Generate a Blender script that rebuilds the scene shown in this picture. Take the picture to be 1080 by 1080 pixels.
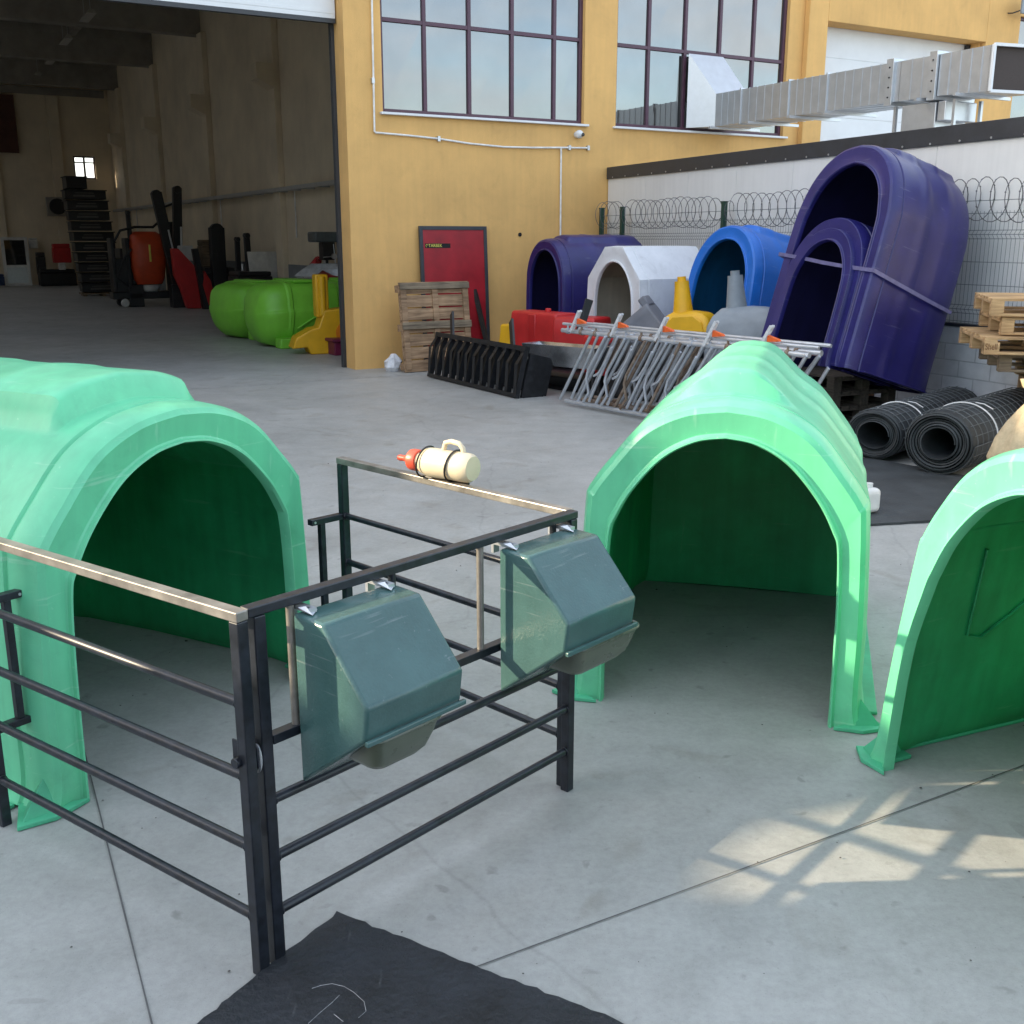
import bpy, bmesh, math, random
from mathutils import Vector, Matrix
R = math.radians
random.seed(7)
S = bpy.context.scene
for o in list(bpy.data.objects): bpy.data.objects.remove(o)

# ------------------------------------------------------------------ camera
CAM_H, FPX = 1.85, 1124.0
PITCH = math.atan(287 / FPX)
cd = bpy.data.cameras.new("camera"); cam = bpy.data.objects.new("camera", cd)
S.collection.objects.link(cam); S.camera = cam
cam.location = (0, 0, CAM_H); cam.rotation_euler = (math.pi / 2 - PITCH, 0, 0)
cd.sensor_width = 36; cd.lens = 36 * FPX / 1080; cd.clip_start = 0.05; cd.clip_end = 500

# ------------------------------------------------------------------ light
SUN_EL = 21.8
SUN_DIR = Vector((1.0, 0.05, 0)).normalized()          # horizontal travel of the light
wd = bpy.data.worlds.new("World"); S.world = wd; wd.use_nodes = True
wn = wd.node_tree; wn.nodes.clear()
wo = wn.nodes.new('ShaderNodeOutputWorld'); wb = wn.nodes.new('ShaderNodeBackground')
sk = wn.nodes.new('ShaderNodeTexSky'); sk.sky_type = 'NISHITA'; sk.sun_disc = False
sk.sun_elevation = R(SUN_EL); sk.sun_rotation = math.atan2(-SUN_DIR.x, -SUN_DIR.y)
sk.air_density = 1.0; sk.dust_density = 1.5
tc = wn.nodes.new('ShaderNodeTexCoord'); mp = wn.nodes.new('ShaderNodeMapping')
mp.inputs['Scale'].default_value = (1.6, 1.6, 5.0)
nz = wn.nodes.new('ShaderNodeTexNoise'); nz.inputs['Scale'].default_value = 2.2
nz.inputs['Detail'].default_value = 7; nz.inputs['Roughness'].default_value = .58
rp = wn.nodes.new('ShaderNodeValToRGB')
rp.color_ramp.elements[0].position = .40; rp.color_ramp.elements[1].position = .62
rp.color_ramp.elements[0].color = (0, 0, 0, 1); rp.color_ramp.elements[1].color = (.8, .8, .8, 1)
mx = wn.nodes.new('ShaderNodeMixRGB'); mx.inputs[2].default_value = (4.95, 5.15, 5.25, 1)
wn.links.new(tc.outputs['Generated'], mp.inputs['Vector']); wn.links.new(mp.outputs[0], nz.inputs['Vector'])
wn.links.new(nz.outputs['Fac'], rp.inputs['Fac']); wn.links.new(rp.outputs['Color'], mx.inputs['Fac'])
wn.links.new(sk.outputs[0], mx.inputs[1]); wn.links.new(mx.outputs[0], wb.inputs['Color'])
wb.inputs['Strength'].default_value = 0.15
wn.links.new(wb.outputs[0], wo.inputs['Surface'])
sl = bpy.data.lights.new("sun", 'SUN'); sl.energy = 3.0; sl.angle = R(0.55); sl.color = (1, .82, .56)
so = bpy.data.objects.new("sun", sl); S.collection.objects.link(so)
so.location = (-20, -6, 12)
ld = Vector((SUN_DIR.x * math.cos(R(SUN_EL)), SUN_DIR.y * math.cos(R(SUN_EL)), -math.sin(R(SUN_EL))))
so.rotation_euler = ld.to_track_quat('-Z', 'Y').to_euler()
S.view_settings.view_transform = 'Standard'; S.view_settings.look = 'None'
S.view_settings.gamma = 1; S.view_settings.use_curve_mapping = False
S.view_settings.exposure = 1.72

# ------------------------------------------------------------------ measuring helpers (a sight line met with a real plane)
def ray(u, v):
    x = (u - 540) / FPX; y = -(v - 540) / FPX
    return Vector((x, math.cos(PITCH) + y * math.sin(PITCH), -math.sin(PITCH) + y * math.cos(PITCH)))
def G(u, v, z=0.0):
    r = ray(u, v); t = (z - CAM_H) / r.z
    return Vector((r.x * t, r.y * t, z))

# ------------------------------------------------------------------ materials
MC = {}
def mat(name, col, rough=.6, metal=0.0, var=.12, vs=6.0, bump=0.0, bs=40.0, trans=0.0, tcol=None, col2=None,
        spec=.5, coat=0.0, streak=0.0, det=6, r2=None, scuff=0.0, grime=0.0):
    """procedural: base colour broken up by noise, optional second colour, bump, vertical streaks, translucency"""
    if name in MC: return MC[name]
    m = bpy.data.materials.new(name); m.use_nodes = True; nt = m.node_tree; N = nt.nodes; Lk = nt.links
    b = N['Principled BSDF']; out = N['Material Output']
    tcn = N.new('ShaderNodeTexCoord')
    n1 = N.new('ShaderNodeTexNoise'); n1.inputs['Scale'].default_value = vs; n1.inputs['Detail'].default_value = det
    n1.inputs['Roughness'].default_value = .6
    Lk.new(tcn.outputs['Object'], n1.inputs['Vector'])
    cr = N.new('ShaderNodeValToRGB')
    c = col; d = col2 if col2 else tuple(x * (1 - 2.2 * var) for x in col)
    e = tuple(min(1, x * (1 + var)) for x in col)
    cr.color_ramp.elements[0].position = .28; cr.color_ramp.elements[1].position = .72
    cr.color_ramp.elements[0].color = (*d, 1); cr.color_ramp.elements[1].color = (*e, 1)
    Lk.new(n1.outputs['Fac'], cr.inputs['Fac'])
    last = cr.outputs['Color']
    if streak:
        mpn = N.new('ShaderNodeMapping'); mpn.inputs['Scale'].default_value = (14, 14, .9)
        Lk.new(tcn.outputs['Object'], mpn.inputs['Vector'])
        n2 = N.new('ShaderNodeTexNoise'); n2.inputs['Scale'].default_value = 1.0; n2.inputs['Detail'].default_value = 4
        Lk.new(mpn.outputs[0], n2.inputs['Vector'])
        mm = N.new('ShaderNodeMapRange'); mm.inputs[1].default_value = .35; mm.inputs[2].default_value = .75
        mm.inputs[3].default_value = 1.0 + streak * .35; mm.inputs[4].default_value = 1 - streak
        Lk.new(n2.outputs['Fac'], mm.inputs[0])
        vm = N.new('ShaderNodeVectorMath'); vm.operation = 'SCALE'
        Lk.new(last, vm.inputs[0]); Lk.new(mm.outputs[0], vm.inputs['Scale']); last = vm.outputs[0]
    if scuff:
        for sc_, lo, hi, amt in (((3, 3, 46), .66, .72, scuff), ((60, 60, 60), .70, .76, scuff*.8), ((30, 4, 4), .68, .73, scuff*.7)):
            mpn = N.new('ShaderNodeMapping'); mpn.inputs['Scale'].default_value = sc_; mpn.inputs['Rotation'].default_value = (.5*amt, .3, .2)
            Lk.new(tcn.outputs['Object'], mpn.inputs['Vector'])
            n2 = N.new('ShaderNodeTexNoise'); n2.inputs['Scale'].default_value = 1.0; n2.inputs['Detail'].default_value = 3
            Lk.new(mpn.outputs[0], n2.inputs['Vector'])
            mm = N.new('ShaderNodeMapRange'); mm.inputs[1].default_value = lo; mm.inputs[2].default_value = hi; mm.inputs[4].default_value = amt
            Lk.new(n2.outputs['Fac'], mm.inputs[0])
            x_ = N.new('ShaderNodeMixRGB'); x_.inputs[2].default_value = (*[min(1, .45 + .55*v) for v in col], 1)
            Lk.new(mm.outputs[0], x_.inputs[0]); Lk.new(last, x_.inputs[1]); last = x_.outputs[0]
    if grime:
        n2 = N.new('ShaderNodeTexNoise'); n2.inputs['Scale'].default_value = vs*1.9; n2.inputs['Detail'].default_value = 9; n2.inputs['Roughness'].default_value = .7; n2.inputs['Distortion'].default_value = .7
        Lk.new(tcn.outputs['Object'], n2.inputs['Vector'])
        mm = N.new('ShaderNodeMapRange'); mm.inputs[1].default_value = .52; mm.inputs[2].default_value = .72; mm.inputs[3].default_value = 1.0; mm.inputs[4].default_value = 1-grime
        Lk.new(n2.outputs['Fac'], mm.inputs[0])
        vm = N.new('ShaderNodeVectorMath'); vm.operation = 'SCALE'; Lk.new(last, vm.inputs[0]); Lk.new(mm.outputs[0], vm.inputs['Scale']); last = vm.outputs[0]
    Lk.new(last, b.inputs['Base Color'])
    b.inputs['Metallic'].default_value = metal
    rr = N.new('ShaderNodeMapRange'); rr.inputs[3].default_value = max(0.02, rough - .08); rr.inputs[4].default_value = min(1, (r2 or rough + .1))
    Lk.new(n1.outputs['Fac'], rr.inputs[0]); Lk.new(rr.outputs[0], b.inputs['Roughness'])
    b.inputs['Specular IOR Level'].default_value = spec
    if coat: b.inputs['Coat Weight'].default_value = coat
    if bump:
        n3 = N.new('ShaderNodeTexNoise'); n3.inputs['Scale'].default_value = bs; n3.inputs['Detail'].default_value = 5
        Lk.new(tcn.outputs['Object'], n3.inputs['Vector'])
        bp = N.new('ShaderNodeBump'); bp.inputs['Strength'].default_value = min(1, bump); bp.inputs['Distance'].default_value = .01
        Lk.new(n3.outputs['Fac'], bp.inputs['Height']); Lk.new(bp.outputs[0], b.inputs['Normal'])
    if trans:
        tb = N.new('ShaderNodeBsdfTranslucent'); tb.inputs['Color'].default_value = (*(tcol or col), 1)
        ms = N.new('ShaderNodeMixShader'); ms.inputs[0].default_value = trans
        Lk.new(b.outputs[0], ms.inputs[1]); Lk.new(tb.outputs[0], ms.inputs[2]); Lk.new(ms.outputs[0], out.inputs['Surface'])
    MC[name] = m; return m

def concrete():
    m = bpy.data.materials.new('polished_concrete'); m.use_nodes = True; nt = m.node_tree; N = nt.nodes; Lk = nt.links
    b = N['Principled BSDF']; t = N.new('ShaderNodeTexCoord')
    def noise(sc, det=6, ro=.6, dist=0):
        n = N.new('ShaderNodeTexNoise'); n.inputs['Scale'].default_value = sc; n.inputs['Detail'].default_value = det
        n.inputs['Roughness'].default_value = ro; n.inputs['Distortion'].default_value = dist
        Lk.new(t.outputs['Object'], n.inputs['Vector']); return n.outputs['Fac']
    def ramp(f, p0, c0, p1, c1):
        r = N.new('ShaderNodeValToRGB'); r.color_ramp.elements[0].position = p0; r.color_ramp.elements[1].position = p1
        r.color_ramp.elements[0].color = (*c0, 1); r.color_ramp.elements[1].color = (*c1, 1); Lk.new(f, r.inputs['Fac']); return r.outputs['Color']
    def mul(a, c, f=1.0):
        x = N.new('ShaderNodeMixRGB'); x.blend_type = 'MULTIPLY'; x.inputs[0].default_value = f; Lk.new(a, x.inputs[1]); Lk.new(c, x.inputs[2]); return x.outputs[0]
    base = ramp(noise(.7, 9, .66, .3), .3, (.315, .318, .305), .7, (.43, .43, .415))
    c = mul(base, ramp(noise(5.5, 9, .70, .4), .28, (.84, .84, .83), .6, (1, 1, 1)))
    c = mul(c, ramp(noise(38, 5, .7), .25, (.8, .8, .8), .6, (1, 1, 1)), .8)
    c = mul(c, ramp(noise(1.9, 3, .5, 1.5), .60, (1, 1, 1), .72, (.80, .77, .73)), .8)
    c = mul(c, ramp(noise(11, 3, .5, .3), .66, (1, 1, 1), .74, (.62, .62, .61)), .7)
    c = mul(c, ramp(noise(130, 2, .5), .25, (.66, .66, .66), .36, (1, 1, 1)), .6)
    c = mul(c, ramp(noise(420, 2, .6), .30, (.72, .72, .72), .46, (1, 1, 1)), .55)
    c = mul(c, ramp(noise(1.3, 2, .4, 5.0), .735, (1, 1, 1), .75, (.74, .73, .72)), .5)
    v_ = N.new('ShaderNodeTexVoronoi'); v_.feature = 'DISTANCE_TO_EDGE'; v_.inputs['Scale'].default_value = .38
    w_ = N.new('ShaderNodeMixRGB'); w_.inputs[0].default_value = .12; n5 = N.new('ShaderNodeTexNoise'); n5.inputs['Scale'].default_value = 3.0; n5.inputs['Detail'].default_value = 6
    Lk.new(t.outputs['Object'], n5.inputs['Vector']); Lk.new(t.outputs['Object'], w_.inputs[1]); Lk.new(n5.outputs['Color'], w_.inputs[2]); Lk.new(w_.outputs[0], v_.inputs['Vector'])
    c = mul(c, ramp(v_.outputs['Distance'], .0, (.80, .80, .80), .0022, (1, 1, 1)), .6)
    Lk.new(c, b.inputs['Base Color'])
    rr = N.new('ShaderNodeMapRange'); rr.inputs[3].default_value = .30; rr.inputs[4].default_value = .72
    Lk.new(noise(3.2, 6), rr.inputs[0]); Lk.new(rr.outputs[0], b.inputs['Roughness'])
    bp = N.new('ShaderNodeBump'); bp.inputs['Strength'].default_value = .25; bp.inputs['Distance'].default_value = .004
    Lk.new(noise(90, 6), bp.inputs['Height']); Lk.new(bp.outputs[0], b.inputs['Normal'])
    return m
def brickmat(name, col, mortar, bw, bh):
    m = bpy.data.materials.new(name); m.use_nodes = True; N = m.node_tree.nodes; Lk = m.node_tree.links; b = N['Principled BSDF']
    t = N.new('ShaderNodeTexCoord'); sp = N.new('ShaderNodeSeparateXYZ'); cb = N.new('ShaderNodeCombineXYZ')
    Lk.new(t.outputs['Object'], sp.inputs[0]); Lk.new(sp.outputs['X'], cb.inputs[0]); Lk.new(sp.outputs['Z'], cb.inputs[1])
    k = N.new('ShaderNodeTexBrick'); k.inputs['Scale'].default_value = 1; k.inputs['Brick Width'].default_value = bw; k.inputs['Row Height'].default_value = bh
    k.inputs['Mortar Size'].default_value = .007; k.inputs['Mortar Smooth'].default_value = .3
    k.inputs['Color1'].default_value = (*col, 1); k.inputs['Color2'].default_value = (*[x * .88 for x in col], 1); k.inputs['Mortar'].default_value = (*mortar, 1)
    Lk.new(cb.outputs[0], k.inputs['Vector'])
    n = N.new('ShaderNodeTexNoise'); n.inputs['Scale'].default_value = 9; n.inputs['Detail'].default_value = 8; Lk.new(t.outputs['Object'], n.inputs['Vector'])
    r = N.new('ShaderNodeMapRange'); r.inputs[3].default_value = .72; r.inputs[4].default_value = 1.15; Lk.new(n.outputs['Fac'], r.inputs[0])
    v = N.new('ShaderNodeVectorMath'); v.operation = 'SCALE'; Lk.new(k.outputs['Color'], v.inputs[0]); Lk.new(r.outputs[0], v.inputs['Scale']); Lk.new(v.outputs[0], b.inputs['Base Color'])
    b.inputs['Roughness'].default_value = .85
    bp = N.new('ShaderNodeBump'); bp.inputs['Strength'].default_value = .7; bp.inputs['Distance'].default_value = .008; bp.invert = True
    Lk.new(k.outputs['Fac'], bp.inputs['Height']); Lk.new(bp.outputs[0], b.inputs['Normal']); return m
def woodmat(name, col, dark, axis=0, sc=1.0):
    m = bpy.data.materials.new(name); m.use_nodes = True; N = m.node_tree.nodes; Lk = m.node_tree.links; b = N['Principled BSDF']
    t = N.new('ShaderNodeTexCoord'); mp_ = N.new('ShaderNodeMapping'); s = [28 * sc] * 3; s[axis] = 2.2 * sc
    mp_.inputs['Scale'].default_value = s; Lk.new(t.outputs['Object'], mp_.inputs['Vector'])
    n = N.new('ShaderNodeTexNoise'); n.inputs['Scale'].default_value = 1; n.inputs['Detail'].default_value = 6; n.inputs['Distortion'].default_value = .8
    Lk.new(mp_.outputs[0], n.inputs['Vector'])
    r = N.new('ShaderNodeValToRGB'); r.color_ramp.elements[0].position = .3; r.color_ramp.elements[1].position = .65
    r.color_ramp.elements[0].color = (*dark, 1); r.color_ramp.elements[1].color = (*col, 1); Lk.new(n.outputs['Fac'], r.inputs['Fac'])
    n2 = N.new('ShaderNodeTexNoise'); n2.inputs['Scale'].default_value = 3.5; n2.inputs['Detail'].default_value = 4; Lk.new(t.outputs['Object'], n2.inputs['Vector'])
    q = N.new('ShaderNodeMapRange'); q.inputs[1].default_value = .3; q.inputs[2].default_value = .7; q.inputs[3].default_value = .62; q.inputs[4].default_value = 1.15; Lk.new(n2.outputs['Fac'], q.inputs[0])
    v = N.new('ShaderNodeVectorMath'); v.operation = 'SCALE'; Lk.new(r.outputs[0], v.inputs[0]); Lk.new(q.outputs[0], v.inputs['Scale']); Lk.new(v.outputs[0], b.inputs['Base Color'])
    b.inputs['Roughness'].default_value = .8
    bp = N.new('ShaderNodeBump'); bp.inputs['Strength'].default_value = .4; bp.inputs['Distance'].default_value = .004; Lk.new(n.outputs['Fac'], bp.inputs['Height']); Lk.new(bp.outputs[0], b.inputs['Normal'])
    return m

M = dict(
 concrete=concrete(),
 joint=mat('joint_filler', (.11, .11, .11), .9, vs=30),
 ochre=mat('ochre_render', (.72, .425, .15), .88, var=.07, vs=1.3, bump=.25, bs=60, streak=.05, grime=.09),
 tan=mat('inner_plaster', (.80, .69, .52), .9, var=.08, vs=.8, streak=.03),
 dark_ceiling=mat('ceiling_concrete', (.28, .26, .24), .9, vs=2),
 beam=mat('beam_concrete', (.34, .31, .27), .9, vs=2),
 mauve=mat('mauve_window_paint', (.085, .035, .06), .45, vs=10),
 glass=mat('mirror_glass', (.235, .235, .235), .03, metal=.9, var=.05, vs=1.2, r2=.05),
 whitemetal=mat('white_lacquered_sheet', (.72, .73, .74), .45, var=.03, vs=3),
 panelwhite=mat('panel_sheet', (.70, .70, .69), .5, var=.04, vs=1.2, streak=.05),
 flashing=mat('dark_flashing', (.035, .038, .045), .45, vs=8),
 block=brickmat('painted_block', (.70, .71, .73), (.50, .51, .53), .40, .165),
 fencegreen=mat('fence_green', (.012, .05, .035), .5, vs=20),
 wire=mat('fence_wire', (.17, .20, .20), .5, metal=.4, vs=20),
 razor=mat('razor_wire_steel', (.13, .13, .14), .5, metal=.5, vs=30),
 galv=mat('galvanised_sheet', (.55, .57, .60), .36, metal=.75, var=.05, vs=7, spec=.5),
 galvp=mat('galvanised_tube', (.58, .61, .66), .34, metal=.6, var=.10, vs=9),
 rusty=mat('rusty_tube', (.30, .26, .22), .7, metal=.35, vs=14, col2=(.17, .085, .04)),
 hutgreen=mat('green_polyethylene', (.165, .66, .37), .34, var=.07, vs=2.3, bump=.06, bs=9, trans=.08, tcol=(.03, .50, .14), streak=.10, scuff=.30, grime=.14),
 hutinner=mat('inner_green_polyethylene', (.038, .47, .19), .42, var=.22, vs=2.0, bump=.10, bs=7, trans=.16, tcol=(.01, .50, .12), streak=.22, scuff=.10, grime=.2),  # inside of the green hutches, deeper and more saturated than the shell
 blueinner=mat('inner_blue_polyethylene', (.006, .085, .20), .42, var=.1, vs=2.0, streak=.15),  # inner faces of the blue hutch, darker than its outside
 whiteinner=mat('scatter_tinted_fibreglass', (.50, .45, .36), .6, var=.1, vs=2.0, streak=.1),  # beige stands for light scattered inside the white hutch
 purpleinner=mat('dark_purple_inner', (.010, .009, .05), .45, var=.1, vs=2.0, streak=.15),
 footgreen=mat('green_polyethylene_flange', (.09, .50, .28), .5, var=.1, vs=9, trans=.1, tcol=(.05, .5, .2)),
 purple=mat('purple_polyethylene', (.018, .016, .125), .34, var=.12, vs=3, bump=.08, bs=8, scuff=.10, grime=.2),
 blue=mat('blue_polyethylene', (.010, .14, .55), .36, var=.08, vs=3, bump=.08, bs=8, scuff=.12, grime=.15),
 white=mat('white_fibreglass', (.74, .75, .78), .45, var=.05, vs=3, grime=.15, trans=.08, tcol=(.8, .7, .55)),
 hurdle=mat('black_painted_steel', (.016, .020, .030), .38, var=.35, vs=26, metal=.2, spec=.6),
 worn=mat('worn_painted_steel', (.32, .30, .27), .40, var=.15, vs=9, metal=.5, col2=(.13, .12, .11)),
 feeder=mat('teal_polyethylene', (.060, .130, .128), .17, var=.12, vs=5, bump=.14, bs=120, scuff=.18, grime=.15, trans=.08, tcol=(.3, .6, .4)),
 trough=mat('smoked_polyethylene', (.13, .155, .115), .28, var=.15, vs=6, trans=.12, tcol=(.3, .25, .15)),
 rubber=mat('black_rubber', (.017, .020, .026), .66, var=.3, vs=4, bump=1.0, bs=38, scuff=.10, grime=.2),
 rubber2=mat('worn_rubber_sheet', (.040, .046, .050), .7, var=.25, vs=3, bump=.4, bs=50),
 cream=mat('cream_bottle_plastic', (.74, .64, .46), .38, var=.05, vs=8, trans=.15, tcol=(.8, .6, .35)),
 redcap=mat('red_rubber', (.72, .10, .055), .38, vs=12),
 red=mat('red_polyethylene', (.50, .018, .020), .42, vs=4, var=.1),
 yellow=mat('yellow_polyethylene', (.78, .42, .01), .42, vs=4, var=.08),
 grey=mat('grey_polyethylene', (.24, .27, .30), .48, vs=5, var=.1),
 steel=mat('stainless_sheet', (.62, .63, .65), .22, metal=.9, vs=3, var=.25),
 blackp=mat('black_steel_rack', (.014, .015, .018), .45, var=.3, vs=15),
 doorred=mat('maroon_sheet', (.36, .010, .018), .40, vs=2.5, var=.18),
 orange=mat('orange_latch_plastic', (.80, .13, .02), .45, vs=20),
 latch=mat('white_latch_plate', (.65, .66, .68), .45, vs=20),
 wood=woodmat('pallet_wood', (.62, .42, .22), (.34, .20, .09)),
 woodgrey=woodmat('weathered_wood', (.30, .23, .15), (.11, .08, .055)), darkwood=woodmat('gap_shade_wood', (.075, .06, .045), (.03, .025, .02)),  # darkwood: the shade under the stored hutches is put into its colour
 timber=woodmat('brown_timber', (.20, .10, .045), (.07, .035, .018)),
 stamp=mat('burnt_stamp', (.16, .07, .03), .9),
 bag=mat('woven_sack', (.66, .53, .34), .75, var=.12, vs=18, bump=.6, bs=45, trans=.15, tcol=(.8, .6, .35)),
 cloth=mat('white_rag', (.72, .72, .75), .8, vs=14),
 limeg=mat('lime_polyethylene', (.21, .60, .05), .42, vs=2.5, var=.08, bump=.1, bs=6),
 string=mat('white_string', (.75, .75, .74), .6),
 orangetank=mat('orange_red_tank', (.62, .075, .02), .4, vs=4, var=.1),
 blackm=mat('black_machine_paint', (.012, .012, .014), .45, vs=12, scuff=.08),
 pvc=mat('white_pvc', (.72, .72, .70), .4, vs=4),
 brownp=mat('brown_shutter', (.12, .05, .035), .7, vs=3),
 yel_letter=mat('yellow_lettering', (.80, .70, .12), .5),
 meshdark=mat('dark_mesh', (.05, .035, .03), .7, vs=60),
 lens=mat('camera_lens', (.01, .01, .012), .1),
 conduit=mat('white_conduit_paint', (.76, .75, .72), .4, vs=8),
 sun_blocker=mat('pale_render', (.52, .48, .42), .9, vs=1.5),
)

# ------------------------------------------------------------------ mesh builder
class MB:
    def __init__(s): s.v = []; s.f = []
    def add(s, vs, fs):
        k = len(s.v); s.v += [Vector(p) for p in vs]; s.f += [tuple(i + k for i in f) for f in fs]; return s
    def box(s, x0, x1, y0, y1, z0, z1):
        return s.add([(x0,y0,z0),(x1,y0,z0),(x1,y1,z0),(x0,y1,z0),(x0,y0,z1),(x1,y0,z1),(x1,y1,z1),(x0,y1,z1)],
                     [(0,3,2,1),(4,5,6,7),(0,1,5,4),(1,2,6,5),(2,3,7,6),(3,0,4,7)])
    def bar(s, p, q, w, h, up=(0,0,1)):
        p = Vector(p); q = Vector(q); d = (q - p).normalized(); up = Vector(up)
        if abs(d.dot(up)) > .98: up = Vector((1,0,0))
        a = d.cross(up).normalized() * w / 2; b = a.cross(d).normalized() * h / 2
        c = []
        for e in (p, q): c += [e - a - b, e + a - b, e + a + b, e - a + b]
        return s.add(c, [(3,2,1,0),(4,5,6,7),(0,1,5,4),(1,2,6,5),(2,3,7,6),(3,0,4,7)])
    def tube(s, p, q, r, n=12, r2=None, cap=True):
        p = Vector(p); q = Vector(q); d = (q - p).normalized(); up = Vector((0,0,1))
        if abs(d.dot(up)) > .95: up = Vector((1,0,0))
        a = d.cross(up).normalized(); b = a.cross(d)
        vs = []; r2 = r if r2 is None else r2
        for e, rr in ((p, r), (q, r2)):
            for i in range(n):
                t = 2 * math.pi * i / n; vs.append(e + (a * math.cos(t) + b * math.sin(t)) * rr)
        fs = [(i, (i+1) % n, n + (i+1) % n, n + i) for i in range(n)]
        if cap: fs += [tuple(range(n - 1, -1, -1)), tuple(range(n, 2*n))]
        return s.add(vs, fs)
    def path(s, pts, r, n=8, closed=False, cap=True):
        P = [Vector(p) for p in pts]; m = len(P); vs = []; a = None
        for i, p in enumerate(P):
            if closed: d = P[(i+1) % m] - P[i-1]
            else: d = P[min(i+1, m-1)] - P[max(i-1, 0)]
            d.normalize()
            if a is None:
                up = Vector((0,0,1)) if abs(d.z) < .9 else Vector((1,0,0)); a = d.cross(up).normalized()
            a = (a - d * a.dot(d)).normalized(); b = d.cross(a)
            for j in range(n):
                t = 2 * math.pi * j / n; vs.append(p + (a * math.cos(t) + b * math.sin(t)) * r)
        fs = []
        for i in range(m if closed else m - 1):
            for j in range(n):
                fs.append((i*n + j, i*n + (j+1) % n, ((i+1) % m)*n + (j+1) % n, ((i+1) % m)*n + j))
        if cap and not closed: fs += [tuple(range(n-1, -1, -1)), tuple((m-1)*n + j for j in range(n))]
        return s.add(vs, fs)
    def prism(s, pts, fa, fb):
        n = len(pts); vs = [fa(*p) for p in pts] + [fb(*p) for p in pts]
        fs = [(i, (i+1) % n, n + (i+1) % n, n + i) for i in range(n)] + [tuple(range(n-1, -1, -1)), tuple(range(n, 2*n))]
        return s.add(vs, fs)
    def lathe(s, prof, n=24, c=(0,0,0), ax='z', cap=True):
        c = Vector(c); vs = []
        for r, h in prof:
            for i in range(n):
                t = 2*math.pi*i/n; x = r*math.cos(t); y = r*math.sin(t)
                vs.append(c + (Vector((x,y,h)) if ax == 'z' else Vector((h,x,y)) if ax == 'x' else Vector((y,h,x))))
        m = len(prof); fs = [(k*n+i, k*n+(i+1) % n, (k+1)*n+(i+1) % n, (k+1)*n+i) for k in range(m-1) for i in range(n)]
        if cap: fs += [tuple(range(n-1, -1, -1)), tuple((m-1)*n + i for i in range(n))]
        return s.add(vs, fs)
    def loft(s, rings, closed=True, cap=True):
        n = len(rings[0]); m = len(rings); vs = [p for r in rings for p in r]; fs = []
        for k in range(m-1):
            for i in range(n if closed else n-1):
                fs.append((k*n+i, k*n+(i+1) % n, (k+1)*n+(i+1) % n, (k+1)*n+i))
        if cap and closed: fs += [tuple(range(n-1, -1, -1)), tuple((m-1)*n + i for i in range(n))]
        return s.add(vs, fs)
    def build(s, name, m, parent=None, bevel=0, smooth=35, world=False, seg=2, fix=True):
        vs = s.v
        if world and parent is not None:
            inv = parent_matrix(parent).inverted(); vs = [inv @ p for p in vs]
        me = bpy.data.meshes.new(name); me.from_pydata([tuple(p) for p in vs], [], s.f); me.update()
        if fix:
            bm = bmesh.new(); bm.from_mesh(me); bmesh.ops.recalc_face_normals(bm, faces=bm.faces); bm.to_mesh(me); bm.free()
        if smooth:
            for p in me.polygons: p.use_smooth = True
            me.set_sharp_from_angle(angle=R(smooth))
        me.materials.append(m); o = bpy.data.objects.new(name, me); S.collection.objects.link(o)
        if parent is not None: o.parent = parent
        if bevel:
            b = o.modifiers.new('bevel', 'BEVEL'); b.width = bevel; b.segments = seg; b.limit_method = 'ANGLE'; b.angle_limit = R(40)
        return o
def parent_matrix(o):
    mloc = Matrix.LocRotScale(o.location, o.rotation_euler, o.scale)
    return parent_matrix(o.parent) @ mloc if o.parent else mloc
def tag(o, label=None, cat=None, group=None, kind=None):
    if label: o['label'] = label
    if cat: o['category'] = cat
    if group: o['group'] = group
    if kind: o['kind'] = kind
    return o
def thing(name, label, cat, loc=(0,0,0), rot=(0,0,0), group=None):
    o = bpy.data.objects.new(name, None); S.collection.objects.link(o); o.empty_display_size = .2
    o.location = loc; o.rotation_euler = rot; return tag(o, label, cat, group)
def copy_tree(o, parent=None):
    c = o.copy(); S.collection.objects.link(c)
    if parent: c.parent = parent
    for ch in [x for x in bpy.data.objects if x.parent == o]: copy_tree(ch, c)
    return c
def struct(name, mb, m, **k): return tag(mb.build(name, m, **k), kind='structure')
def frame(yaw, loc=(0,0,0)):
    return Matrix.Translation(loc) @ Matrix.Rotation(yaw, 4, 'Z')

# ================================================================== SETTING
g = MB(); n_ = 2
g.add([(-120,-80,0),(120,-80,0),(120,160,0),(-120,160,0)], [(0,1,2,3)])
struct('ground', g, M['concrete'], smooth=0, fix=False)
def joint(name, p, q, w=.0045, z=.004):
    p = Vector((*p, z)); q = Vector((*q, z)); d = (q - p).normalized(); a = Vector((-d.y, d.x, 0)) * w / 2
    mb = MB(); n = 40; rr = random.Random(3)
    L_ = [(p.lerp(q, i/n) + a * rr.uniform(.7, 1.3)) for i in range(n+1)]; K_ = [(p.lerp(q, i/n) - a * rr.uniform(.7, 1.3)) for i in range(n+1)]
    mb.add(L_ + K_, [(n+1+i, n+2+i, i+1, i) for i in range(n)])
    return struct(name, mb, M['joint'], smooth=0, fix=False)
jd1 = (G(160,1080) - G(95,817)); jd1.normalize(); a1 = G(95,817)
joint('floor_joint', (a1 - jd1*9).xy, (a1 + jd1*3).xy)
a2 = G(510,1018); jd2 = (G(1006,835) - a2).normalized()
joint('floor_joint', (a2 - jd2*.6).xy, (a2 + jd2*9).xy)
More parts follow.
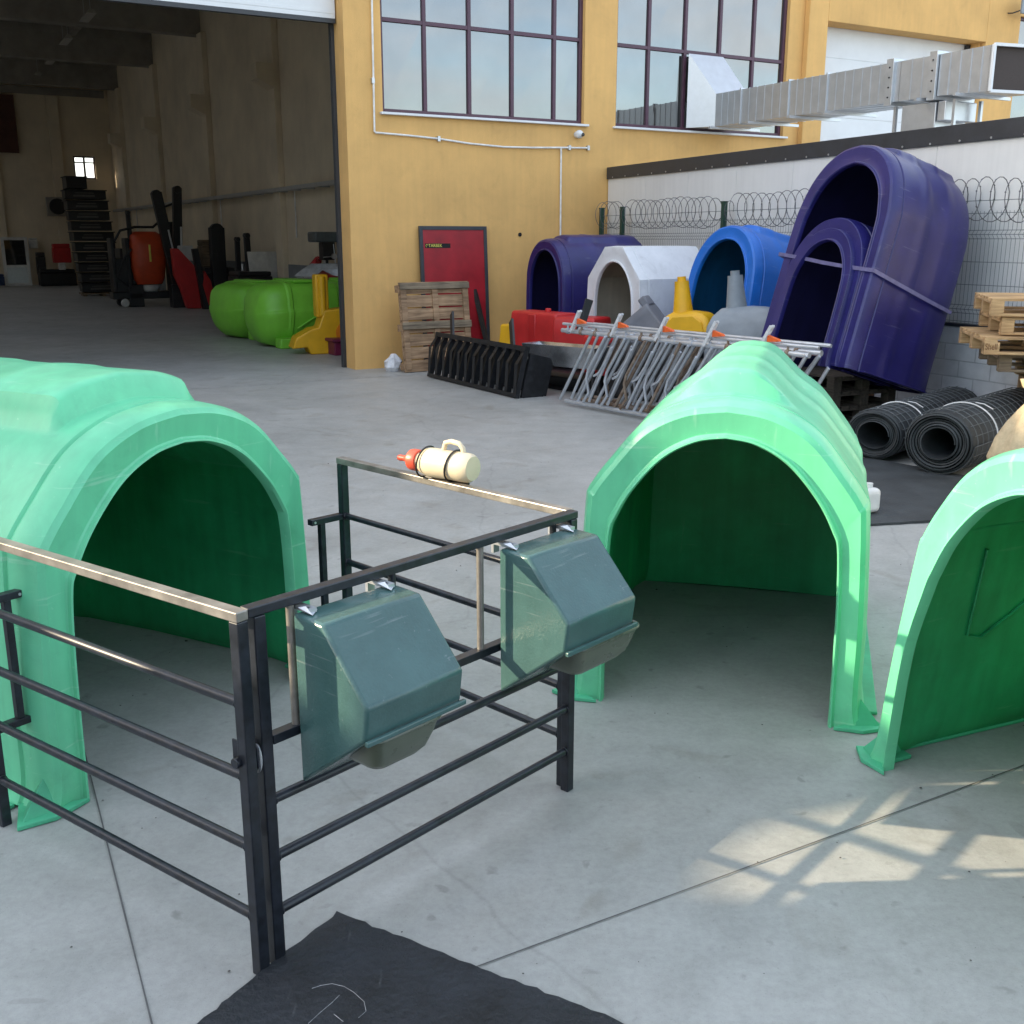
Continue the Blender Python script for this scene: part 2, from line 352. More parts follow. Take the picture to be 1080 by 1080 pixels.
# threshold of the big door
FA = math.atan2(math.cos(R(60.5)), math.sin(R(60.5)))          # direction of the facade
P0 = G(375, 390)
WF = frame(FA, P0)
def Wp(s, t, z=0.0): return WF @ Vector((s, t, z))
tb = MB(); tb.add([Wp(-5.6,-.95,.004), Wp(2.6,-.95,.004), Wp(2.6,-.925,.004), Wp(-5.6,-.925,.004)], [(0,1,2,3)])
struct('floor_joint', tb, mat('pale_line', (.5,.5,.5), .8, vs=8, var=.3), smooth=0, fix=False)

# ================================================================== WAREHOUSE
wh = thing('warehouse', 'ochre rendered warehouse with a large open doorway and mauve framed windows', 'building', P0, (0,0,FA))
FZ, TH = 9.6, .35
def slab(mb, s0, s1, z0, z1, t0=0, t1=TH): mb.box(s0, s1, t0, t1, z0, z1)
f = MB()
SL, SR = -24, 24
DO = -5.7
def wallgrid(mb, holes, s0, s1, z0, z1):
    """solid facade cut round rectangular openings, no overlapping pieces"""
    ss = sorted({s0, s1} | {h[0] for h in holes} | {h[1] for h in holes})
    for i in range(len(ss)-1):
        a, b = ss[i], ss[i+1]; m_ = (a+b)/2; zs = [z0]
        for h in sorted([h for h in holes if h[0] <= m_ <= h[1]], key=lambda h: h[2]):
            if h[2] > zs[-1]: mb.box(a, b, 0, TH, zs[-1], h[2])
            zs.append(h[3])
        if zs[-1] < z1: mb.box(a, b, 0, TH, zs[-1], z1)
holes = [(DO, 0, 0, 5.6), (.55, 3.93, 3.6, 6.1), (4.53, 8.08, 3.6, 6.1), (8.9, 12.95, .0, 5.52), (14.0, 17.5, 3.6, 6.1)]
wallgrid(f, holes, SL, SR, 0, FZ)
o = f.build('facade_wall', M['ochre'], wh, smooth=0)
# pilasters and band of the facade, proud of it
pl_ = MB()
for a, b in ((8.42, 8.86), (13.0, 13.95)):
    pl_.box(a, b, -.12, -.002, 0, FZ)
pl_.build('pilaster', M['ochre'], wh, bevel=.01, smooth=0)
bd = MB(); bd.box(8.86, 13.0, -.12, -.002, 5.52, FZ); bd.build('lintel', M['ochre'], wh, bevel=.01, smooth=0)
# other outer walls and roof
sh = MB(); sh.box(SL, SL+.3, TH, 36, 0, FZ); sh.box(SR-.3, SR, TH, 36, 0, FZ)
sh.build('side_wall', M['ochre'], wh, smooth=0)
SW_ = 3.0
iw = MB(); iw.box(SW_, SW_+.25, TH, 35.4, 0, FZ-.1); iw.build('inner_wall', M['tan'], wh, smooth=0)
il = MB(); il.box(-14.3, -14.0, TH, 35.4, 0, FZ-.1); il.build('inner_wall', M['tan'], wh, smooth=0)
bw = MB(); T_B = 35.4
WB = (1.42, 2.28, 4.36, 5.28)
bw.box(SL+.3, WB[0], T_B, T_B+.3, 0, FZ); bw.box(WB[1], SR-.3, T_B, T_B+.3, 0, FZ)
bw.box(WB[0], WB[1], T_B, T_B+.3, 0, WB[2]); bw.box(WB[0], WB[1], T_B, T_B+.3, WB[3], FZ)
bw.build('back_wall', M['tan'], wh, smooth=0)
rf = MB()
RZ = 8.75
gaps = [(20.9, 21.9), (27.4, 28.3)]
rf.box(SL+.3, -13, TH, T_B, RZ, RZ+.15); rf.box(-5.6, 2.55, TH, T_B, RZ, RZ+.15)
tq = TH
for i in range(5): rf.box(-13, -5.6, tq, tq+1.2, RZ, RZ+.15); tq += 7.0  # openings between strips are added out of view to brighten the hall
rf.box(-13, -5.6, 34.6, T_B, RZ, RZ+.15); rf.box(3.25, SR-.3, TH, T_B, RZ, RZ+.15)
for a, b in gaps: rf.box(2.42, 2.54, a, b, RZ+.151, RZ+1.2); rf.box(2.42, 3.2, b, b+.08, RZ+.151, RZ+1.0)  # curbs added beside the gaps to keep direct sun out
tt = TH
for a, b in gaps + [(T_B, T_B)]:
    if a > tt: rf.box(2.55, 3.0, tt, a, RZ, RZ+.15)
    tt = b
for i in range(5):
    t0_ = TH + i*7.0 + 1.2; t1_ = min(t0_ + 5.8, 34.6)
    rf.box(-13.1, -13.0, t0_, t1_, RZ+.151, RZ+6.5); rf.box(-13, -5.6, t1_, t1_+.1, RZ+.151, RZ+6.5)  # tall unseen curbs added to block sun at the added openings
rf.build('roof', M['dark_ceiling'], wh, smooth=0)
for t in (6.0, 12.6, 19.25, 25.96, 32.7):
    b = MB(); b.box(-13.98, SW_-.01, t, t+.45, 7.7, 8.5); b.box(-13.98, SW_-.01, t-.08, t+.53, 8.5, 8.74)
    b.build('roof_beam', M['beam'], wh, smooth=0)
for t in (12.1, 18.7, 25.5, 32.2):
    c = MB(); c.box(SW_-.16, SW_-.002, t, t+.5, 0, 7.7); c.build('column', M['tan'], wh, bevel=.01, smooth=0)
    k = MB(); k.prism([(0,5.42),(-.42,5.62),(-.42,5.98),(0,5.98)], lambda a,z,t=t: Vector((SW_-.162+a, t-.05, z)), lambda a,z,t=t: Vector((SW_-.162+a, t+.5, z)))
    k.build('corbel', M['tan'], wh, smooth=0)
for s in (-9.5, -5.5, -1.9, .55):
    c = MB(); c.box(s, s+.45, T_B-.14, T_B-.002, 0, 7.6); c.build('column', M['tan'], wh, bevel=.01, smooth=0)
gb = MB(); gb.box(-13.9, SW_-.17, T_B-.30, T_B-.145, 7.62, 7.9); gb.build('crane_rail', M['beam'], wh, smooth=0)
# roof purlins that show as ribs
for s in (-7.5, -5.0, -2.5, 0.3):
    c = MB()
    for a, b in zip((TH, 6.55, 13.2, 19.8, 26.5), (5.9, 12.5, 19.15, 25.86, 32.6)): c.box(s, s+.18, a, b, 8.45, 8.748)
    c.build('purlin', M['beam'], wh, smooth=0)
# cable tray with brackets on the inner wall
ct = MB(); ct.box(SW_-.20, SW_-.17, .6, 34.5, 3.0, 3.09); ct.box(SW_-.32, SW_-.29, .6, 34.5, 3.0, 3.09)
for i in range(34): ct.box(SW_-.29, SW_-.002, .9+i, .94+i, 2.99, 3.02)
ct.build('cable_tray', M['galv'], wh, smooth=0)
for t, z0 in ((11.3, 1.9), (18.2, 1.2), (24.0, 1.0), (31.0, 1.0)):
    cp = MB(); cp.tube((SW_-.03, t, z0), (SW_-.03, t, 3.0), .02, 8); cp.build('wall_conduit', M['conduit'], wh)
sk_ = MB(); sk_.box(SW_-.02, SW_-.002, .5, 35.2, 0, 1.25); sk_.build('painted_dado', mat('dado_grey', (.22,.24,.26), .8, vs=2), wh, smooth=0)
# back window
wf_ = MB(); a, b, c_, d_ = WB
for q in ((a, a+.06, c_, d_), (b-.06, b, c_, d_), ((a+b)/2-.04, (a+b)/2+.04, c_, d_)): wf_.box(q[0], q[1], T_B+.05, T_B+.13, q[2], q[3])
wf_.box(a+.061, b-.061, T_B+.06, T_B+.12, c_, c_+.06); wf_.box(a+.061, b-.061, T_B+.06, T_B+.12, d_-.06, d_); wf_.box(a+.061, b-.061, T_B+.06, T_B+.12, 5.0, 5.05)
wf_.build('back_window_frame', M['mauve'], wh, smooth=0)
# brown shutter of the back wall
bs_ = MB(); bs_.box(-4.6, -.66, T_B-.20, T_B-.15, 5.3, 7.55)
for i in range(9): bs_.box(-4.6, -.66, T_B-.215, T_B-.201, 5.35+i*.25, 5.37+i*.25)
bs_.build('shutter', M['brownp'], wh, smooth=0)
# sectional door, rolled up
sd = MB(); sd.box(DO+.02, -.02, TH-.11, TH-.05, 4.80, 5.60)
sd.box(DO+.02, -.02, TH-.115, TH-.045, 4.86, 4.90)
sdo = sd.build('sectional_door', M['whitemetal'], wh, smooth=0)
sl_ = MB(); sl_.box(DO+.02, -.02, TH-.12, TH-.04, 4.74, 4.798); sl_.build('seal', M['flashing'], sdo, smooth=0)
tr = MB(); tr.box(-.05, -.001, TH+.002, TH+.09, 0, 5.6); tr.build('door_track', M['flashing'], wh, smooth=0)

def window(s0, s1, z0, z1, vert, hor, name='window'):
    fr = MB(); w = .055; y0, y1 = .07, .14
    fr.box(s0, s0+w, y0, y1, z0, z1); fr.box(s1-w, s1, y0, y1, z0, z1)
    fr.box(s0+w, s1-w, y0, y1, z0, z0+w); fr.box(s0+w, s1-w, y0, y1, z1-w, z1)
    for v in vert: fr.box(v-w/2, v+w/2, y0+.001, y1-.001, z0+w, z1-w)
    xs = [s0+w] + [q for v in vert for q in (v-w/2, v+w/2)] + [s1-w]
    for h in hor:
        for i in range(0, len(xs), 2): fr.box(xs[i], xs[i+1], y0+.002, y1-.002, h-w/2, h+w/2)
    fo = fr.build(name, M['mauve'], wh, bevel=.004, smooth=0)
    zs = [z0+w] + [q for h in hor for q in (h-w/2, h+w/2)] + [z1-w]
    rn = random.Random(int(s0*100))
    for i in range(0, len(xs), 2):
        for j in range(0, len(zs), 2):
            p = MB(); e = [rn.uniform(-.004, .004) for _ in range(4)]
            A_, B_, C_, D_ = xs[i]-.01, xs[i+1]+.01, zs[j]-.01, zs[j+1]+.01
            p.add([(A_, .105+e[0], C_), (B_, .105+e[1], C_), (B_, .105+e[2], D_), (A_, .105+e[3], D_)], [(0,1,2,3)])
            p.build('pane', M['glass'], fo, smooth=0, fix=False)
    si = MB(); si.box(s0-.05, s1+.06, -.07, .02, z0-.035, z0-.003); si.build('sill', M['whitemetal'], fo, bevel=.004, smooth=0)
    return fo
window(.55, 3.93, 3.6, 6.1, (1.25, 1.97, 2.69, 3.43), (4.83,))
window(4.53, 8.08, 3.6, 6.1, (5.2, 5.93, 6.65, 7.38), (4.82,))
window(14.0, 17.5, 3.6, 6.1, (15.2, 16.4), (5.2,))
# white roller door upstairs
rd = MB()
for i in range(11): rd.box(8.92, 12.93, .26, .30, .02+i*.5, .50+i*.5)
rd.box(8.92, 12.93, .27, .31, 0, 5.52)
rd.build('roller_door', M['whitemetal'], wh, smooth=0)
rs = MB(); rs.box(12.86, 12.948, .18, .25, 0, 5.5); rs.build('door_track', M['flashing'], wh, smooth=0)

# wall-mounted things
cpipe = MB()
def pipe_pts(l): return [WF @ Vector((s, -.03, z)) for s, z in l]
cpipe.path(pipe_pts([(.42,6.5),(.42,5.04),(.41,4.2),(.40,3.33),(.415,3.315),(.9,3.30),(1.4,3.275),(1.9,3.23),(2.48,3.205),(3.0,3.215),(3.49,3.235),(4.0,3.25)]), .014, 8)
cpipe.path(pipe_pts([(3.50,3.23),(3.50,2.6),(3.505,1.9),(3.5,1.2)]), .014, 8)
cobj = cpipe.build('electrical_conduit', M['conduit']); tag(cobj, 'thin white conduit running along the ochre wall below the window and down', 'conduit')
for s, z in ((1.4,3.275),(.40,4.0),(3.65,3.24),(4.0,3.25)):
    cl = MB(); cl.box(s-.02, s+.02, -.05, -.001, z-.035, z+.035)
    cl.v = [WF @ p for p in cl.v]; cl.build('clip', M['galv'], cobj, smooth=0)
cc = thing('security_camera', 'small white dome camera on the ochre wall below the window corner', 'camera', WF @ Vector((3.80,0,3.44)), (0,0,FA))
q = MB(); q.lathe([(.001,0),(.05,0),(.05,.03),(.045,.035)], 20, ax='y'); q.v = [Vector((p.x, -p.y, p.z)) for p in q.v]; q.build('base', M['whitemetal'], cc)
q = MB(); q.lathe([(.045,.035),(.062,.06),(.06,.10),(.035,.14),(.01,.155)], 20, ax='y'); q.v = [Vector((p.x, -p.y, p.z)) for p in q.v]; q.build('dome', M['whitemetal'], cc)
q = MB(); q.lathe([(.001,0),(.03,0),(.028,.02),(.001,.024)], 16, c=(.02,0,-.01), ax='y'); q.v = [Vector((p.x, -p.y-.14, p.z)) for p in q.v]; q.build('lens', M['lens'], cc)
fl = thing('floodlight', 'flat wall floodlight on the ochre pillar above the ventilation duct', 'lamp', WF @ Vector((13.55,-.12,6.08)), (0,0,FA))
q = MB(); q.box(.0,.5,-.30,-.26,-.05,.22); q.build('housing', M['grey'], fl, bevel=.01, smooth=0)
q = MB(); q.path([(0,0,0),(-.02,-.12,-.02),(.04,-.27,.02)], .012, 8); q.build('bracket', M['flashing'], fl)

hm = MB(); hm.tube(Wp(2.78,-.012,1.93), Wp(2.78,-.001,1.93), .03, 14); tag(hm.build('wall_hole_disc', M['lens']), 'small round dark patch standing for a hole in the ochre wall above the purple hutch', 'disc')  # flat dark disc painted in for the darkness of a hole
# ================================================================== VENTILATION DUCT
du = thing('ventilation_duct', 'long silver rectangular ventilation duct coming out of the window over the wall', 'duct', WF @ Vector((6.2,0,3.64)), (0,0,FA))
DW, DH = .70, .50
def dsec(mb, t0, t1, g=0): mb.box(-g, DW+g, -t1, -t0, -g, DH+g)
for a, b in ((.42, 1.02), (1.04, 2.08), (2.10, 2.85), (2.87, 3.97), (4.17, 4.70)):
    mb = MB(); dsec(mb, a, b); n = max(2, round((b-a)/.16))
    for i in range(1, n):                       # pressed ribs
        t = a + (b-a)*i/n; mb.box(-.006, DW+.006, -t-.006, -t+.006, -.006, DH+.006)
    mb.build('duct_section', M['galv'], du, smooth=0)
for t in (1.03, 2.09, 2.86): 
    mb = MB(); dsec(mb, t-.012, t+.012, .022); mb.build('joint_flange', M['galv'], du, bevel=.003, smooth=0)
for t in (4.02, 4.72):
    mb = MB(); dsec(mb, t-.06, t+.06, .045); fo = mb.build('angle_flange', M['galv'], du, bevel=.004, smooth=0)
    mb = MB()
    for i in range(4): mb.tube((-.052, -t, .06+i*.125), (-.044, -t, .06+i*.125), .012, 8)
    mb.build('bolt', M['lens'], fo)
mb = MB(); dsec(mb, 4.08, 4.165); 
mb.build('duct_section', M['galv'], du, smooth=0)
# flared mouth
mb = MB(); A0 = [(0,-4.79,0),(DW,-4.79,0),(DW,-4.79,DH),(0,-4.79,DH)]; A1 = [(-.03,-5.60,-.03),(DW+.12,-5.78,-.03),(DW+.12,-5.78,DH+.0),(-.03,-5.60,DH+.0)]
mb.add(A0 + A1, [(0,1,5,4),(1,2,6,5),(2,3,7,6),(3,0,4,7)])
for i in range(1, 5):
    k = i/5; P_ = [Vector(A0[j]).lerp(Vector(A1[j]), k) for j in range(4)]
    mb.bar(P_[0]+Vector((-.004,0,0)), P_[3]+Vector((-.004,0,0)), .012, .012)
mo = mb.build('mouth', M['galv'], du, smooth=0, fix=False)
mb = MB(); 
for j in range(4): mb.bar(A1[j], A1[(j+1)%4], .035, .035)
mb.build('mouth_rim', M['whitemetal'], mo, smooth=0)
mb = MB(); mb.add([Vector(p)+Vector((0,.05,0)) for p in A1], [(0,1,2,3)]); mb.build('mesh_grille', M['meshdark'], mo, smooth=0)
# hood at the window
mb = MB(); hx0, hx1 = -.27, .45
mb.add([(hx0,-.02,-.0),(hx1+.25,-.02,0),(hx1,-.02,1.14),(hx0,-.02,1.14), (0,-.42,0),(DW,-.42,0),(DW,-.42,DH),(0,-.42,DH)],
       [(0,1,5,4),(1,2,6,5),(2,3,7,6),(3,0,4,7)])
mb.build('hood', M['galv'], du, smooth=0)
for t in (.5, 1.4, 2.3, 3.0, 4.6, 5.2):
    mb = MB(); mb.box(-.18, DW+.18, -t-.02, -t+.02, -.05, -.012); mb.build('support_rail', M['galv'], du, smooth=0)
for t in (4.05, 5.0):
    for s in (.1, .6): mb = MB(); mb.box(s-.02, s+.02, -t-.02, -t+.02, -3.5, -.051); mb.build('stand_leg', M['galv'], du, smooth=0)
mb = MB(); mb.box(.05, .65, -4.75, -4.2, -.45, -.06); mb.box(.05,.65,-4.9,-4.78,-.30,-.06); mb.build('damper_box', M['galv'], du, bevel=.01, smooth=0)

# ================================================================== BOUNDARY WALL
C0 = WF @ Vector((4.40, -.02, 0)); CW = Vector((4.79-1.51, 10.58-17.85, 0)).normalized()
BA = math.atan2(CW.y, CW.x); BF = frame(BA, (C0.x, C0.y, 0)); WL = 15.0
def Bp(x, y, z=0.0): return BF @ Vector((x, y, z))
pw = thing('panel_wall', 'pale smooth panel wall with a dark cap strip behind the wire fence', 'wall', BF.translation, (0,0,BA))
for i in range(0, 13):
    a = i*1.15; mb = MB(); mb.box(a+.002, a+1.148, .0, .10, 1.0, 2.86); mb.build('panel', M['panelwhite'], pw, bevel=.003, smooth=0)
mb = MB(); mb.box(0, WL, -.03, .13, 2.79, 2.97); cf = mb.build('cap_flashing', M['flashing'], pw, bevel=.004, smooth=0)
mb = MB()
for i in range(38): mb.tube((.2+i*.39, -.031, 2.81), (.2+i*.39, -.037, 2.81), .011, 8)
mb.build('screw', M['galv'], cf)
bwll = MB(); bwll.box(0, WL, -.14, .10, 0, .995); bo = bwll.build('block_wall', M['block'], smooth=0)
bo.location = BF.translation; bo.rotation_euler = (0,0,BA)
tag(bo, 'low white painted block wall below the wire fence', 'wall')
# fence
fe = thing('wire_fence', 'green post fence of welded mesh topped by coiled razor wire', 'fence', BF.translation, (0,0,BA))
mb = MB(); mb.box(0, WL, -.145, -.02, .998, 1.03); mb.build('base_strip', M['flashing'], fe, smooth=0)
for x in (.12, .78, 3.45, 6.1, 8.8, 11.5, 14.2):
    mb = MB(); mb.box(x-.03, x+.03, -.20, -.14, .0, 2.33); mb.box(x-.035, x+.035, -.205, -.135, 2.33, 2.345); mb.build('post', M['fencegreen'], fe, smooth=0)
mb = MB()
prof = [(1.04,0),(1.14,0),(1.18,-.03),(1.22,0),(1.86,0),(1.90,-.03),(1.94,0),(2.12,0)]
x = .15
while x < WL-.1:
    for (z0, y0), (z1, y1) in zip(prof[:-1], prof[1:]): mb.bar((x, -.17+y0, z0), (x, -.17+y1, z1), .003, .003, up=(1,0,0))
    x += .05
for z, y in ((1.06,0),(1.14,0),(1.18,-.03),(1.22,0),(1.42,0),(1.64,0),(1.86,0),(1.90,-.03),(1.94,0),(2.10,0)):
    mb.box(.15, WL-.1, -.176+y, -.170+y, z-.003, z+.003)
mb.build('mesh_panel', M['wire'], fe, smooth=0)
mb = MB()
rr = random.Random(5)
for seg in ((.10,.74),(.82,3.40),(3.5,6.05),(6.15,8.75),(8.85,11.45),(11.55,14.1)):
    L_ = seg[1]-seg[0]; nl = max(3, round(L_/.175)); pts = []
    for i in range(nl*18+1):
        t = i/18; k = t/nl; r = .205*min(1, .45+8*k, .45+8*(1-k))
        r *= 1 + .03*math.sin(t*2.1)
        pts.append((seg[0]+.05+(L_-.1)*k, -.17 + r*.8*math.cos(2*math.pi*t), 2.22+.012*math.sin(t*.9) + r*math.sin(2*math.pi*t)))
    mb.path(pts, .0045, 4)
    for i in range(0, len(pts)-1, 2):
        p = Vector(pts[i]); q_ = Vector(pts[i+1]); d = (q_-p).normalized(); a = Vector((1,0,0))
        mb.add([p-d*.014, p+a*.013, p+d*.014, p-a*.013], [(0,1,2,3)])
mb.build('razor_wire', M['razor'], fe, smooth=30, fix=False)
mb = MB(); mb.box(.1, WL-.2, -.172,-.168, 2.215,2.222); mb.build('tension_wire', M['wire'], fe, smooth=0)

# ================================================================== HUTCHES
def catmull(P, n):
    out = []; m = len(P)
    for i in range(m-1):
        p0 = P[max(i-1,0)]; p1 = P[i]; p2 = P[i+1]; p3 = P[min(i+2,m-1)]
        for k in range(n):
            t = k/n
            out.append(tuple(.5*((2*p1[j]) + (-p0[j]+p2[j])*t + (2*p0[j]-5*p1[j]+4*p2[j]-p3[j])*t*t + (-p0[j]+3*p1[j]-3*p2[j]+p3[j])*t**3) for j in (0,1)))
    out.append(tuple(P[-1])); return out
def linear(P, n):
    out = []
    for a, b in zip(P[:-1], P[1:]): out += [(a[0]+(b[0]-a[0])*k/n, a[1]+(b[1]-a[1])*k/n) for k in range(n)]
    return out + [tuple(P[-1])]
GREEN = dict(outer=[(.60,0),(.575,.10),(.57,.45),(.55,.84),(.535,.90),(.46,1.00),(.33,1.145),(.17,1.225),(0,1.25)],
             inner=[(.482,0),(.482,.15),(.478,.48),(.465,.72),(.44,.80),(.37,.92),(.25,1.05),(.12,1.12),(0,1.14)])
LEAN = dict(outer=[(.62,0),(.585,.10),(.54,.45),(.475,.84),(.455,.90),(.40,1.00),(.29,1.145),(.15,1.225),(0,1.25)],
             inner=[(.53,0),(.52,.15),(.485,.48),(.42,.72),(.39,.80),(.33,.92),(.22,1.05),(.10,1.12),(0,1.14)])
ROUND = dict(outer=[(.60,0),(.575,.10),(.57,.45),(.555,.78),(.53,.92),(.46,1.06),(.34,1.18),(.18,1.26),(0,1.285)],
             inner=[(.46,0),(.46,.15),(.455,.48),(.44,.74),(.415,.86),(.36,.97),(.26,1.08),(.13,1.145),(0,1.165)])
TALL = dict(outer=[(.60,0),(.59,.15),(.585,.6),(.575,1.15),(.55,1.33),(.48,1.52),(.36,1.67),(.19,1.77),(0,1.80)],
            inner=[(.48,0),(.48,.18),(.475,.6),(.465,1.12),(.44,1.27),(.38,1.43),(.28,1.55),(.14,1.63),(0,1.66)])
POLY = dict(outer=[(.585,0),(.58,.10),(.575,.40),(.565,.80),(.555,1.0),(.37,1.20),(.19,1.395),(.10,1.40),(0,1.40)],
            inner=[(.40,0),(.40,.12),(.40,.45),(.39,.72),(.37,.85),(.33,.97),(.25,1.09),(.13,1.18),(0,1.21)])
def hutch(name, label, cat, loc, rot, m, shape, L=1.5, sx=1, sz=1, hump=True, group=None, flat=False, lean=0, mflange=None, hump_h=.085, ribs=(.42, .70), feet=True, body=.034, minner=None, hw=.10):
    t = thing(name, label, cat, loc, rot, group)
    ff = linear if flat else catmull
    ho = ff(shape['outer'], 9); hi = catmull(shape['inner'], 9)
    def full(h): return [(-x*sx, z*sz) for x, z in h] + [(x*sx, z*sz) for x, z in reversed(h[:-1])]
    O = full(ho); I_ = full(hi); n = len(O)
    # outline normals of the outer profile
    Nn = []
    for i in range(n):
        a = O[max(i-1,0)]; b = O[min(i+1,n-1)]; dx, dz = b[0]-a[0], b[1]-a[1]; l = math.hypot(dx, dz) or 1
        Nn.append((-dz/l, dx/l))
    def ring(tt, mix=0, off=0, hp=0):
        out = []
        for i in range(n):
            x = O[i][0]*(1-mix) + I_[i][0]*mix; z = O[i][1]*(1-mix) + I_[i][1]*mix
            x += Nn[i][0]*off; z += Nn[i][1]*off
            if hp:
                w = .30*sx; k = max(0, min(1, (w-abs(x))/hw)); z += hp*k*k*(3-2*k)
            z = max(z, 0.0 if O[i][1] > 0 else 0)
            x += lean*z
            out.append(Vector((x, tt, z)))
        return out
    B_ = body
    seq = []     # (t, mix, off, hump 0..1)
    def bodyoff(tt):
        o_ = B_
        for r_ in ribs:
            d = abs(tt - r_*L)
            if d < .045: o_ += .006
        k = tt/L; return o_ * (1 - .25*max(0, k-.8)/.2)
    ts = sorted({.17, .22} | {r_*L + e for r_ in ribs for e in (-.06,-.04,.04,.06)} | {.30*L, .5*L, .8*L, .93*L})
    seq.append((L, 0, -.05, 0)); seq.append((L-.012, 0, 0.0, .2 if hump else 0))
    for tt in sorted(ts, reverse=True):
        hk = 0
        if hump and tt > .21: hk = min(1, max(0, (tt-.235)/.07)) if tt < .35*L else 1
        seq.append((tt, 0, bodyoff(tt), hk))
    if hump:
        seq = [q for q in seq if not (.2 < q[0] < .31)]
        seq.append((.31, 0, B_, 1)); seq.append((.285, 0, B_, .93)); seq.append((.27, 0, B_, .80)); seq.append((.245, 0, B_, .06)); seq.append((.235, 0, B_, 0))
        seq.sort(key=lambda q: -q[0])
    seq += [(.150, 0, B_, 0), (.142, 0, B_-.010, 0), (.132, 0, B_-.010, 0), (.122, 0, B_, 0), (.045, 0, B_-.006, 0), (.012, 0, B_-.020, 0), (.003, 0, -.002, 0)]
    seq += [(-.002, .06, 0, 0), (.004, .40, 0, 0), (.010, .80, 0, 0), (.006, .86, 0, 0), (-.006, .90, 0, 0), (-.008, .96, 0, 0), (.002, 1.01, 0, 0), (.04, 1.02, 0, 0)]
    seq += [(.07, .5, 0, 0), (.085, 0, B_-.034, 0), (.15, 0, B_-.03, 0), (.28, 0, B_-.016, 0), (.35*L, 0, B_-.016, 0), (.62*L, 0, B_-.016, 0), (.9*L, 0, B_-.03, 0), (L-.05, 0, -.03, 0)]
    rings = [ring(a, b, c, hump_h*d) for a, b, c, d in seq]
    ki = [i for i, q in enumerate(seq) if q[0] == .04][0]
    mb = MB(); mb.loft(rings[:ki+1], closed=False, cap=False)
    def back(rg, bulge):
        k = n//2; fs = []; cols = 4; vs = []
        for i in range(k+1):
            a, b = rg[i], rg[n-1-i]
            for c in range(cols+1):
                u_ = c/cols; p = a.lerp(b, u_); p = p + Vector((0, bulge*math.sin(math.pi*u_)*min(1, (k-i)/4)*min(1,i/3+.3), 0)); vs.append(p)
        W_ = cols+1
        for i in range(k):
            for c in range(cols): fs.append((i*W_+c, i*W_+c+1, (i+1)*W_+c+1, (i+1)*W_+c))
        mb.add(vs, fs)
    back(rings[0], .05); mb.build('shell', m, t, smooth=32)
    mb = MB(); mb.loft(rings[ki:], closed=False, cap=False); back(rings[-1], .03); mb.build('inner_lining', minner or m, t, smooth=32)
    mf = mflange or m
    for sgn in (-1, 1):
        mb = MB(); x0 = .628*sx*sgn; x1 = .685*sx*sgn
        mb.box(min(x0,x1), max(x0,x1), .16, L-.02, .002, .016)
        mb.build('base_flange', mf, t, bevel=.004, smooth=0)
        if feet:
            mb = MB(); X = lambda x: x*sx*sgn
            pts = [(X(.50),-.03),(X(.62),-.035),(X(.715),.02),(X(.62),.155),(X(.565),.155),(X(.56),.02)]
            mb.prism(pts, lambda x,y: Vector((x,y,.002)), lambda x,y: Vector((x,y,.018)))
            mb.add([(X(.59),.0,.018),(X(.60),.14,.018),(X(.69),.03,.018),(X(.583),.05,.14)], [(0,2,3),(2,1,3),(1,0,3)])
            mb.build('foot', mf, t, bevel=.003, smooth=0)
    return t

def ax_yaw(dx, dy): return math.atan2(dy, dx) - math.pi/2      # yaw so that local +y points along (dx,dy)
GRP = 'mint green calf hutches in the yard'
# centre hutch
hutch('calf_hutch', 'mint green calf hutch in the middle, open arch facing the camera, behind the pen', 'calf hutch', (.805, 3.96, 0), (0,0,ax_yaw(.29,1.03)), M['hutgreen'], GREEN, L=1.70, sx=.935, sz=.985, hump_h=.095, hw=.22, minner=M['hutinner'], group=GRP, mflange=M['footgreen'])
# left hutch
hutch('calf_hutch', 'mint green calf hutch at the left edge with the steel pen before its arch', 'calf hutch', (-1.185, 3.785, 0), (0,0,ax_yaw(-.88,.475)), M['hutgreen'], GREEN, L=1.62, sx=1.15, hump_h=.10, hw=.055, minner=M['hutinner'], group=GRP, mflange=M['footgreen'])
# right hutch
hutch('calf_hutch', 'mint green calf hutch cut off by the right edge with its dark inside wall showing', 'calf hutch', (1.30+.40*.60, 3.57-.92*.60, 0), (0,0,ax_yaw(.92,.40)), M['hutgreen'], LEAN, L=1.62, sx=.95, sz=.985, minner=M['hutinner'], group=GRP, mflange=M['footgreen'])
h3_ = [o_ for o_ in bpy.data.objects if o_.get('label','').startswith('mint green calf hutch cut off')][0]
def wx(z):
    P_ = LEAN['outer']; 
    for (x0,z0),(x1,z1) in zip(P_[:-1], P_[1:]):
        if z0 <= z/.985 <= z1: return -((x0+(x1-x0)*(z/.985-z0)/(z1-z0))*.95 + .012)
    return -.3
q = MB(); q.path([(wx(z), tt, z) for tt, z in ((.34,.80),(.345,.62),(.35,.46),(.42,.44),(.55,.52),(.66,.60),(.70,.66),(.71,.80),(.72,.92))], .0055, 8); q.build('moulded_seam', M['hutinner'], h3_, smooth=60)
